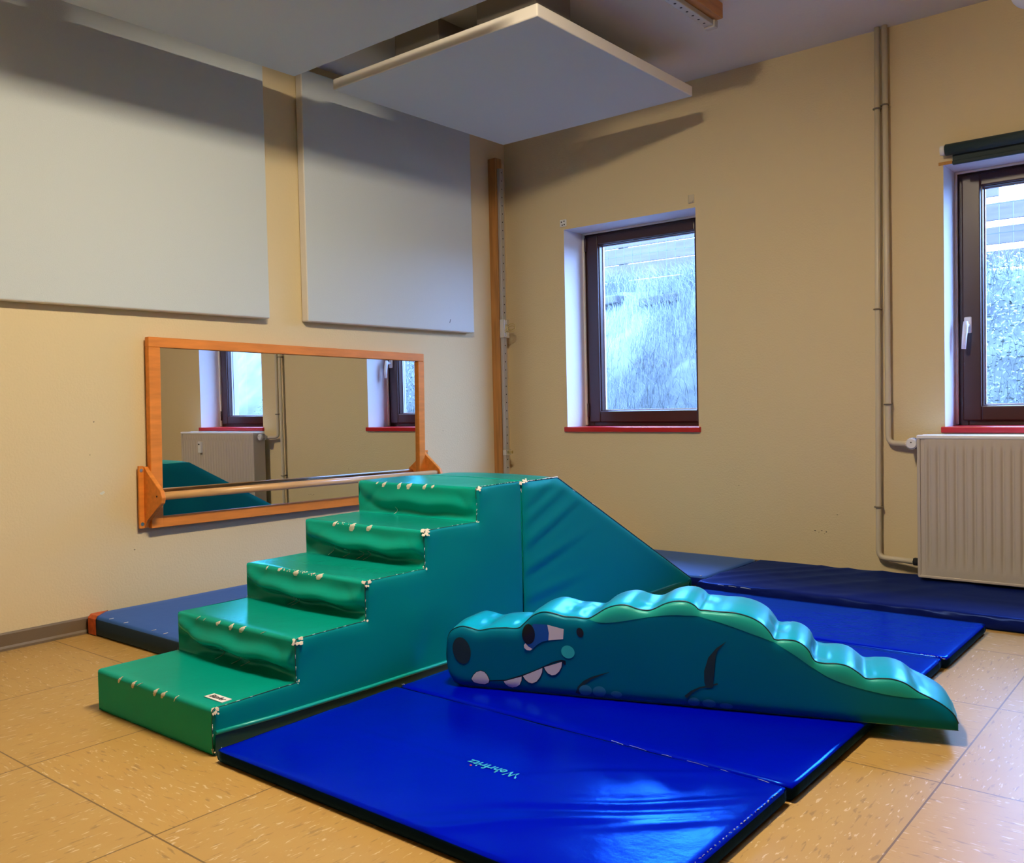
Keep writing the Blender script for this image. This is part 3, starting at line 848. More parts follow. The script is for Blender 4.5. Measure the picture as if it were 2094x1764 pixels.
threads('corner_thread', [((1.580, -0.566, 0.052), (1.592, -0.562, 0.051), 2)], t, 12, 0.003)
t = thing('wall_mat', 'thick slate-blue mat with rust-coloured corners along the left wall behind the steps', 'gym mat', (0.48, -1.6, 0))
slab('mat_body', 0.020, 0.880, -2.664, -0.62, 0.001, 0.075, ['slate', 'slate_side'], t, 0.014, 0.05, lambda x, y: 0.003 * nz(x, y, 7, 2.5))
def corner_cap(cx, cy, sx, sy):
    """leather patch folded round the corner: side faces plus a triangular flap on top"""
    e = 0.0025; zt = 0.0785; L_ = 0.075
    V, Fc = [], []
    c0 = (cx + e * -sx, cy + e * -sy)
    pts = [(cx + sx * L_, cy - sy * e), (cx + sx * 0.012, cy - sy * e), (cx - sx * e * 0.2, cy + sy * 0.004), (cx - sx * e, cy + sy * 0.012), (cx - sx * e, cy + sy * L_ * 1.1)]
    for (x, y) in pts: V += [(x, y, 0.004), (x, y, 0.066), (x + sx * (0.008 if x != pts[0][0] else 0), y + sy * (0.008 if y != pts[-1][1] else 0), zt)]
    for i in range(4):
        a, b = 3 * i, 3 * i + 3
        Fc += [(a, b, b + 1, a + 1), (a + 1, b + 1, b + 2, a + 2)]
    Fc.append((2, 5, 8, 11, 14))
    return pyd('corner_patch', V, Fc, 'leather', t)
corner_cap(0.020, -2.664, 1, 1)

def nicks(name, items, parent, mt='nick', rad=0.0012):
    bm = bmesh.new()
    for pts in items: tube_bm(bm, pts, rad, 5)
    o = frombm(name, bm, mt, parent); o['kind'] = 'stuff'
    return o
nicks('nick', [[(0.18 + 0.10 * i, -2.655, 0.0775), (0.185 + 0.10 * i, -2.640, 0.079)] for i in (0, 1.1, 3.1, 3.9)], t)

# ------------------------------------------------------------------ steps
SX0, SX1 = 0.958, 1.547
S_Y = [-3.080, -2.822, -2.568, -2.320, -2.070, -1.833]
S_Z = [0.120, 0.239, 0.354, 0.473, 0.589]
RB = 0.011
def step_profile():
    """points (y, z, tag, step) along front of the steps; tag: r riser, t tread, n nose"""
    P = []
    zprev = 0.002
    for s in range(5):
        y0, y1, z = S_Y[s], S_Y[s + 1], S_Z[s]
        n = 12
        for i in range(n + 1):
            u = i / n
            P.append((y0, zprev + (z - RB - zprev) * u, 'r', s, u))
        for a in (0.35, 0.8, 1.2):
            P.append((y0 + RB * (1 - math.cos(a)), z - RB + RB * math.sin(a), 'n', s, a / 1.57))
        m = 10
        for i in range(m + 1):
            u = i / m
            P.append((y0 + RB + (y1 - y0 - RB) * u, z, 't', s, u))
        zprev = z
    P.pop()
    P.append((S_Y[5], S_Z[4], 't', 4, 1.0))
    return P
def step_surface(x, p):
    y, z, tg, s, u = p
    v = (x - SX0) / (SX1 - SX0)
    sh = max(0.0, math.sin(math.pi * min(1, max(0, v)))) ** 0.7
    A = [0.006, 0.050, 0.052, 0.048, 0.020][s]
    if tg == 'r':
        k = math.sin(math.pi * u ** 1.25) ** 1.0 if u < 1 else 0.0
        # the slack cover bulges under the lip and is sucked in below it along a hanging curve
        uc = 0.30 + 0.42 * math.exp(-v / 0.13) + 0.10 * math.exp(-(1 - v) / 0.16) + 0.04 * math.sin(x * 31 + s * 2)
        if s == 0: d = 0.004 * nz(x * 3, z * 6, 1.0) * k
        else:
            kk = smooth01(u / 0.08) * smooth01((1 - u) / 0.06)
            am = A * (0.35 + 0.65 * sh) * (1.0 if 0.01 < v < 0.99 else 0.0) * smooth01(v / 0.04) * smooth01((1 - v) / 0.04)
            d = am * 0.62 * gauss(u - (uc - 0.17), 0.15) * kk - am * 0.50 * gauss(u - (uc + 0.17), 0.20) * kk
        d += 0.003 * nz(x * 5, z * 9, s * 3.1 + 0.5) * k
        if s > 0:
            for (cx, cs, am) in ((1.50, -2.2, 0.004), (1.02, 2.4, 0.004)):
                d += am * gauss((x - cx) - cs * 0.05 * (u - 0.5), 0.012) * k
        if s == 4:
            d += 0.005 * (math.sin((u * 9) + x * 14) * 0.5 + 0.5) * k * (1 - sh * 0.6)
        return (x, y + d, z)
    if tg == 'n':
        return (x, y + 0.002 * nz(x * 6, s, 0) * sh, z + 0.0015 * nz(x * 7, s, 4))
    sag = -0.005 * sh * math.sin(math.pi * u) + 0.0018 * nz(x * 4, y * 4, s * 2.0)
    if s == 4: sag = 0.010 * sh * smooth01(u) + 0.003 * nz(x * 6, y * 6, 3)
    return (x, y, z + sag * (1 if 0 < u < 1 or s == 4 else 0))
PROF = step_profile()
t = thing('foam_steps', 'green vinyl foam block with five steps, worn through at its edges', 'play steps', ((SX0 + SX1) / 2, -2.45, 0.0))
ST = t
nxs = 56
V, Fc = [], []
for p in PROF:
    for i in range(nxs + 1):
        V.append(step_surface(SX0 + (SX1 - SX0) * i / nxs, p))
for k in range(len(PROF) - 1):
    for i in range(nxs):
        a = k * (nxs + 1) + i; Fc.append((a, a + 1, a + nxs + 2, a + nxs + 1))
# back and bottom
b0 = len(V); V += [(SX0, S_Y[5], 0.002), (SX1, S_Y[5], 0.002)]
last = (len(PROF) - 1) * (nxs + 1)
Fc.append(tuple([b0, b0 + 1] + list(range(last + nxs, last - 1, -1))))
Fc.append((0, b0, b0 + 1, nxs)[::-1] if False else tuple([b0] + list(range(0, nxs + 1)) + [b0 + 1])[::-1])
cover = pyd('step_cover', V, Fc, 'green', t, True)

def side_sheet(name, cols, x, sgn, mt, parent, bulge, folds, rows=22, edge_dist=None):
    """cols: list of (y, ztop); a stuffed side sheet hanging from the top edge"""
    V, Fc = [], []
    ymin, ymax = cols[0][0], cols[-1][0]
    for (y, zt) in cols:
        for r in range(rows + 1):
            v = r / rows
            z = 0.002 + (zt - 0.002) * v
            e = max(0.0, min(1.0, edge_dist(y, z) / 0.03, (ymax - y) / 0.03))
            d = (bulge + folds(y, z)) * math.sqrt(e * (2 - e))
            # the hem turns in at the foot
            d -= 0.010 * smooth01((0.034 - z) / 0.02)
            V.append((x + sgn * d, y, z))
    n = rows + 1
    for c in range(len(cols) - 1):
        for r in range(rows):
            a = c * n + r
            q = (a, a + n, a + n + 1, a + 1)
            Fc.append(q if sgn > 0 else q[::-1])
    return pyd(name, V, Fc, mt, parent, True)
def step_edge(y, z):
    d = 1.0
    for k in range(5):
        if z <= S_Z[k] + 1e-6: d = min(d, math.hypot(max(0.0, S_Y[k] - y, y - S_Y[k + 1]), S_Z[k] - z))
        lo = 0.0 if k == 0 else S_Z[k - 1]
        if y >= S_Y[k]: d = min(d, math.hypot(y - S_Y[k], max(0.0, lo - z, z - S_Z[k])))
    return d
def ramp_edge(y, z):
    a = min(y - RYA, RTZ - z)
    return min(a, (RYE - y) * 0.46 + 0.04 - z if False else ((RTZ + (0.040 - RTZ) * (y - RYF_) / (RYE - RYF_)) - z) * 0.88)
def stair_folds(y, z):
    d = 0.006 * nz(y * 2.2, z * 2.2, 1.3, 1.6) + 0.0016 * nz(y, z, 6.0, 9)
    for s in range(1, 5):
        # small radiating puckers below each worn corner
        u, w = y - S_Y[s], S_Z[s] - z
        if -0.01 < u < 0.12 and 0 < w < 0.16:
            d += 0.0035 * math.sin(60 * (u * 0.9 + w * 0.5)) * gauss(u - 0.02, 0.05) * gauss(w - 0.05, 0.05)
    d -= 0.006 * gauss((y + 2.34) - 0.35 * (z - 0.05), 0.05) * smooth01((0.28 - z) / 0.2)
    return d
def step_side(x, sgn, bulge, folds):
    ys = [S_Y[0]]
    for k in range(5):
        a, b_ = S_Y[k], S_Y[k + 1]
        ys += [a + 0.003, a + 0.007, a + RB] + [a + RB + (b_ - a - RB) * i / 12 for i in range(1, 13)]
    zs = [0.002, 0.012, 0.024, 0.034, 0.045, 0.06, 0.08, 0.10]
    zp = 0.10
    for k in range(5):
        z = S_Z[k]
        n = 0 if k == 0 else 6
        zs += [zp + (z - RB - zp) * i / n for i in range(1, n + 1)] if n else [z - RB]
        zs += [z - 0.006, z - 0.002, z]
        zp = z
    V, Fc, idx = [], [], {}
    def top(y):
        return max([S_Z[k] for k in range(5) if y >= S_Y[k] - 1e-9] or [0])
    def vert(j, i):
        if (j, i) in idx: return idx[(j, i)]
        y, z = ys[j], zs[i]
        for k in range(5):
            cy, cz = S_Y[k] + RB, S_Z[k] - RB
            if S_Y[k] - 1e-9 <= y < cy and cz < z <= S_Z[k] + 1e-9:
                l = math.hypot(y - cy, z - cz)
                if l > RB: y, z = cy + (y - cy) * RB / l, cz + (z - cz) * RB / l
        e = max(0.0, min(1.0, step_edge(y, z) / 0.03, (S_Y[5] - y) / 0.03))
        d = (bulge + folds(y, z)) * math.sqrt(e * (2 - e)) - 0.010 * smooth01((0.034 - z) / 0.02)
        idx[(j, i)] = len(V); V.append((x + sgn * d, y, z)); return idx[(j, i)]
    for j in range(len(ys) - 1):
        ym = (ys[j] + ys[j + 1]) / 2
        for i in range(len(zs) - 1):
            if zs[i + 1] <= top(ym) + 1e-9:
                q = (vert(j, i), vert(j + 1, i), vert(j + 1, i + 1), vert(j, i + 1))
                Fc.append(q if sgn > 0 else q[::-1])
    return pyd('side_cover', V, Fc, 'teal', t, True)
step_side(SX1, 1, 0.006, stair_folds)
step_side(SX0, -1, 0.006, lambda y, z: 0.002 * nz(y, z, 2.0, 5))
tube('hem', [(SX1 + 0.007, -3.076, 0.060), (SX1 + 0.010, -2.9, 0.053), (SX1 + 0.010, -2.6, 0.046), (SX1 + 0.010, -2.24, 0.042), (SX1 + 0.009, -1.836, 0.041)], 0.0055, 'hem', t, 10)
# bottom flap below the hem, its colour darkened for the shade where it curves in
pyd('bottom_flap', [(SX1 + 0.0100, -3.078, 0.056), (SX1 + 0.0125, -2.6, 0.043), (SX1 + 0.0125, -1.836, 0.038), (SX1 + 0.007, -1.836, 0.002), (SX1 + 0.007, -2.6, 0.002), (SX1 + 0.004, -3.078, 0.002)],
    [(0, 1, 4, 5)[::-1], (1, 2, 3, 4)[::-1]], 'hem_low', t)

# edge seams
def seam_line(name, x, mt, parent, r=0.0022):
    pts = []
    for p in PROF:
        q = step_surface(x, p); pts.append((q[0], q[1] - 0.0005, q[2] + 0.0005))
    return tube(name, pts, r, mt, parent, 6)
seam_line('edge_seam', SX1, 'hem_low', t, 0.0012)

def on_steps(x, s, w, lift=0.0012):
    """w: signed distance round the lip of step s; w<0 down the riser, w>0 onto the tread"""
    arc = RB * math.pi / 2
    y0, z = S_Y[s], S_Z[s]
    if w < -arc / 2:
        dn = -w - arc / 2; zp = 0.002 if s == 0 else S_Z[s - 1]
        u = 1 - dn / (z - RB - zp)
        q = step_surface(x, (y0, z - RB - dn, 'r', s, u)); return Vector((q[0], q[1] - lift, q[2]))
    if w > arc / 2:
        up_ = w - arc / 2
        q = step_surface(x, (y0 + RB + up_, z, 't', s, up_ / (S_Y[s + 1] - y0 - RB))); return Vector((q[0], q[1], q[2] + lift))
    a = (w / arc + 0.5) * math.pi / 2
    return Vector((x, y0 + RB - (RB + lift) * math.cos(a), z - RB + (RB + lift) * math.sin(a)))
def patch(bm, x, s, wd, w0, w1, slant, seed):
    """torn spot: ragged strip from w0 to w1 round the lip"""
    rnd = random.Random(seed)
    n = 9; rows = []
    for i in range(n):
        u = i / (n - 1); w = w0 + (w1 - w0) * u
        half = wd / 2 * (math.sin(math.pi * min(0.92, max(0.12, u * 0.85 + 0.08))) ** 0.6) * rnd.uniform(0.8, 1.15)
        if u > 0.7: half *= 0.55
        cx = x + slant * (u - 0.5) + rnd.uniform(-1, 1) * 0.0008
        rows.append([bm.verts.new(on_steps(cx - half, s, w, 0.0008)), bm.verts.new(on_steps(cx, s, w, 0.0020)), bm.verts.new(on_steps(cx + half, s, w, 0.0008))])
    for a, b in zip(rows, rows[1:]):
        for k in (0, 1): bm.faces.new((a[k], a[k + 1], b[k + 1], b[k]))
for i, (x, s, wd, w0, w1, sl) in enumerate([
    (1.085, 0, .010, -.020, .006, .012), (1.160, 0, .013, -.022, .008, .010), (1.190, 0, .004, -.006, .008, .012), (1.276, 0, .014, -.022, .008, .010), (1.316, 0, .014, -.020, .008, .012), (1.376, 0, .004, -.016, .008, .012),
    (1.070, 1, .005, -.010, .006, .012), (1.105, 1, .004, -.008, .003, .006), (1.178, 1, .015, -.014, .006, .010), (1.245, 1, .015, -.020, .008, .008), (1.300, 1, .018, -.020, .010, .014), (1.398, 1, .004, -.006, .006, .016),
    (1.070, 2, .006, -.012, .006, .004), (1.138, 2, .015, -.010, .008, .010), (1.222, 2, .022, -.018, .008, .006), (1.338, 2, .020, -.018, .012, .010),
    (1.116, 3, .016, -.016, .010, .008), (1.208, 3, .022, -.030, .012, .012), (1.292, 3, .020, -.022, .008, .012),
    (1.060, 4, .009, -.008, .005, .006), (1.098, 4, .014, -.020, .010, .012), (1.178, 4, .016, -.026, .008, .010), (1.228, 4, .018, -.024, .010, .012), (1.306, 4, .014, -.020, .008, .008), (1.345, 4, .012, -.012, .004, .006)]):
    bm = bmesh.new(); patch(bm, x, s, wd * 1.2, w0 * 0.75, w1 * 0.8, sl, i); frombm('torn_spot', bm, 'foam', t)
# crumbly scuffs between the larger tears
rnd = random.Random(4); bm = bmesh.new()
for s, xa, xb, n in ((2, 1.15, 1.32, 26), (3, 1.13, 1.20, 8)):
    for k in range(n):
        x = rnd.uniform(xa, xb); w = rnd.uniform(-0.004, 0.006); r_ = rnd.uniform(0.0015, 0.004)
        vs = [bm.verts.new(on_steps(x + r_ * math.cos(a), s, w + r_ * 0.7 * math.sin(a), 0.001)) for a in (0, 1.2, 2.5, 3.8, 5.1)]
        bm.faces.new(vs)
frombm('crumbled_coating', bm, 'foam', t)['kind'] = 'stuff'
# thin curved scratches in the inner corners
items = []
for (x, s) in ((1.160, 0), (1.245, 0), (1.288, 0), (1.178, 1), (1.197, 1), (1.083, 2), (1.158, 2), (1.228, 2), (1.262, 2), (1.150, 3)):
    y, z = S_Y[s + 1], S_Z[s]
    q = []
    for i in range(8):
        u = i / 7; pz = z + 0.002 + 0.026 * u; px = x + 0.007 * math.sin(math.pi * u) - 0.004 * (1 - u)
        us = max(0.0, (pz - z) / (S_Z[s + 1] - RB - z))
        sv = step_surface(px, (y, pz, 'r', s + 1, us))
        q.append(Vector((px, sv[1] - 0.001, pz)))
    items.append(q)
nicks('fine_scratch', items, t, 'nick', 0.0009)

def tear(bm, c, n, size, seed, nrm=(0.7, -0.5, 0.5)):
    """cluster of ragged crumbs of bare foam round a worn corner"""
    rnd = random.Random(seed)
    nv = Vector(nrm).normalized(); a = nv.cross(Vector((0, 0, 1))).normalized(); b = nv.cross(a)
    for k in range(n):
        p = Vector(c) + a * rnd.uniform(-1, 1) * size + b * rnd.uniform(-1, 1) * size * 0.8 + nv * rnd.uniform(0.0, 0.002)
        r_ = rnd.uniform(0.25, 0.5) * size
        m_ = bmesh.ops.create_icosphere(bm, subdivisions=1, radius=r_)
        for v in m_['verts']:
            d = v.co
            v.co = p + a * d.dot(a) * rnd.uniform(0.4, 1.7) + b * d.dot(b) * rnd.uniform(0.4, 1.7) + nv * d.dot(nv) * 0.22
def worn(parent, c, n, size, seed, nrm=(0.7, -0.5, 0.5)):
    bm = bmesh.new(); tear(bm, c, n, size, seed, nrm)
    return frombm('worn_corner', bm, 'foam', parent)
for (s, n, sz) in ((0, 8, .011), (1, 12, .012), (2, 10, .011), (3, 14, .012), (4, 10, .011)):
    worn(t, (SX1 + 0.001, S_Y[s] + 0.006, S_Z[s] - 0.006), n, sz, 30 + s)
for s in range(4):
    worn(t, (SX1 + 0.001, S_Y[s + 1] + 0.001, S_Z[s] + 0.002), 4, 0.006, 50 + s)
worn(t, (SX1 + 0.001, S_Y[5] - 0.006, S_Z[4] - 0.006), 5, 0.009, 60)
for s in (0, 1, 2, 3): worn(t, (SX0, S_Y[s + 1] - 0.003, S_Z[s] + 0.002), 3, 0.005, 70 + s, (-0.3, -0.7, 0.5))
worn(t, (SX0 + 0.002, S_Y[4] + 0.001, S_Z[4] - 0.006), 4, 0.006, 77, (-0.3, -0.7, 0.4))
worn(t, (SX1 + 0.002, S_Y[0] + 0.002, 0.012), 4, 0.007, 78, (0.3, -0.8, 0.2))
# white stitching that shows along the right-hand seam
rnd = random.Random(9); items = []
for s in range(5):
    n = [5, 5, 6, 6, 12][s]
    for k in range(n):
        f = (k + rnd.random()) / n; y = S_Y[s] + 0.015 + (S_Y[s + 1] - S_Y[s] - 0.02) * f
        z = S_Z[s] + 0.0015; L_ = rnd.uniform(0.002, 0.012)
        items.append([(SX1 + 0.001, y, z), (SX1 + 0.0015, y + L_, z)])
    z0 = 0.04 if s == 0 else S_Z[s - 1]
    for k in range(3):
        z = z0 + 0.01 + (S_Z[s] - z0 - 0.02) * (k + rnd.random()) / 5; L_ = rnd.uniform(0.004, 0.012)
        items.append([(SX1 + 0.001, S_Y[s] - 0.001, z), (SX1 + 0.001 + rnd.uniform(0, .003), S_Y[s] - 0.001, z + L_)])
nicks('stitching', items, t, 'nick', 0.0007)

# name label near the front right corner of the lowest step
def plate(name, c, mt, parent):
    bm = bmesh.new(); vs = [bm.verts.new(p) for p in c]; f = bm.faces.new(vs)
    g = bmesh.ops.extrude_face_region(bm, geom=[f]); bmesh.ops.translate(bm, verts=[v for v in g['geom'] if isinstance(v, bmesh.types.BMVert)], vec=(0, 0, 0.0012))
    return frombm(name, bm, mt, parent)
lz_ = 0.1195
lab = plate('label', [(1.440, -3.036, lz_), (1.524, -3.037, lz_), (1.521, -3.006, lz_), (1.441, -3.006, lz_)], 'paper', t)
lettering('lettering', 'Bänfer', 0.024, (1.4815, -3.0215, lz_ + 0.0016), math.radians(0), 'ink', lab, 0.0003, 0.2, 1.0)

# ------------------------------------------------------------------ ramp
RX_0, RX_1, RYA, RYF_, RYE, RTZ = 0.985, 1.547, -1.828, -1.612, -0.588, 0.586
t = thing('foam_ramp', 'green vinyl foam ramp sloping down behind the steps towards the window wall', 'play ramp', ((RX_0 + RX_1) / 2, -1.2, 0.0))
prof = [(RYA, 0.002), (RYA, 0.30), (RYA, RTZ - 0.010), (RYA + 0.003, RTZ - 0.002), (RYA + 0.011, RTZ)]
for i in range(1, 7): prof.append((RYA + 0.011 + (RYF_ - RYA - 0.02) * i / 6, RTZ))
for i in range(1, 25):
    u = i / 24; prof.append((RYF_ + (RYE - RYF_) * u, RTZ + (0.040 - RTZ) * u))
prof += [(RYE + 0.005, 0.030), (RYE + 0.004, 0.002)]
V, Fc = [], []
nr = 30
for (y, z) in prof:
    for i in range(nr + 1):
        v = i / nr; x = RX_0 + (RX_1 - RX_0) * v
        sh = math.sin(math.pi * v) ** 0.6 if 0 < v < 1 else 0
        dz = (0.008 * sh if z > RTZ - 0.001 else (-0.004 * sh if RYF_ < y < RYE else 0)) + (0.002 * nz(x * 5, y * 5, 1) * sh)
        V.append((x, y, z + (dz if z > 0.04 else 0)))
for k in range(len(prof) - 1):
    for i in range(nr):
        a = k * (nr + 1) + i; Fc.append((a, a + 1, a + nr + 2, a + nr + 1))
L_ = (len(prof) - 1) * (nr + 1)
Fc.append(tuple(list(range(0, nr + 1)) + list(range(L_ + nr, L_ - 1, -1)))[::-1])
pyd('ramp_cover', V, Fc, 'green', t, True)
cols = [(RYA + 0.0005, RTZ - 0.012), (RYA + 0.004, RTZ - 0.003), (RYA + 0.011, RTZ)] + [(RYA + 0.011 + (RYF_ - RYA - 0.011) * i / 8, RTZ) for i in range(1, 9)]
cols += [(RYF_ + (RYE - RYF_) * i / 60, RTZ + (0.040 - RTZ) * i / 60) for i in range(1, 61)]
def ramp_folds(y, z):
    u = y - RYA
    d = 0.0018 * nz(y, z, 3.3, 3)
    # slack folds fanning out from the near edge
    for z0, sl, ln, am, w in ((0.50, 0.45, 0.16, .0045, .012), (0.44, 0.42, 0.22, .004, .012), (0.36, 0.40, 0.24, .005, .015), (0.27, 0.25, 0.20, .005, .016), (0.17, 0.10, 0.2, .004, .018), (0.08, 0.05, 0.2, .004, .015), (0.54, 0.25, 0.12, .003, .009)):
        v = z - (z0 + sl * u)
        d += am * gauss(u - ln * 0.6, ln) * (gauss(v, w) - 0.7 * gauss(v + 1.7 * w, w))
    return d
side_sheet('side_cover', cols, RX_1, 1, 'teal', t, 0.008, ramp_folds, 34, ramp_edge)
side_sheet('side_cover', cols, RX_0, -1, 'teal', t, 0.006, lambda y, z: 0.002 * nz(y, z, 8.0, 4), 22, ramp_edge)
tube('hem', [(RX_1 + 0.006, RYA + 0.006, 0.041), (RX_1 + 0.006, -1.2, 0.040), (RX_1 + 0.003, RYE - 0.02, 0.040)], 0.005, 'teal', t, 10)
tube('edge_seam', [(RX_1, RYA + 0.006, RTZ + 0.001), (RX_1, RYF_, RTZ + 0.001), (RX_1, RYE, 0.042)], 0.0022, 'hem_low', t, 6)
rnd = random.Random(3); items = []
for k in range(16):
    y = RYA + 0.02 + 0.19 * (k + rnd.random()) / 16
    items.append([(RX_1 + 0.0015, y, RTZ + 0.002), (RX_1 + 0.0015, y + rnd.uniform(0.003, 0.012), RTZ + 0.002)])
items.append([(RX_1 - 0.002, RYF_ - 0.07, RTZ + 0.003), (RX_1 - 0.002, RYF_ + 0.005, RTZ + 0.003)])
items.append([(RX_1 + 0.001, -1.515, 0.532), (RX_1 + 0.001, -1.500, 0.524)]); items.append([(RX_1 + 0.001, -1.385, 0.468), (RX_1 + 0.001, -1.370, 0.460)])
nicks('stitching', items, t, 'nick', 0.0012)
worn(t, (RX_1, RYA + 0.018, RTZ + 0.004), 9, 0.011, 91, (0.6, -0.3, 0.7))
worn(t, (RX_1 + 0.001, RYA + 0.006, RTZ - 0.03), 8, 0.008, 92, (1, -0.3, 0.1))
worn(t, (RX_1 + 0.001, RYA + 0.006, RTZ - 0.065), 3, 0.005, 93, (1, -0.3, 0.1))

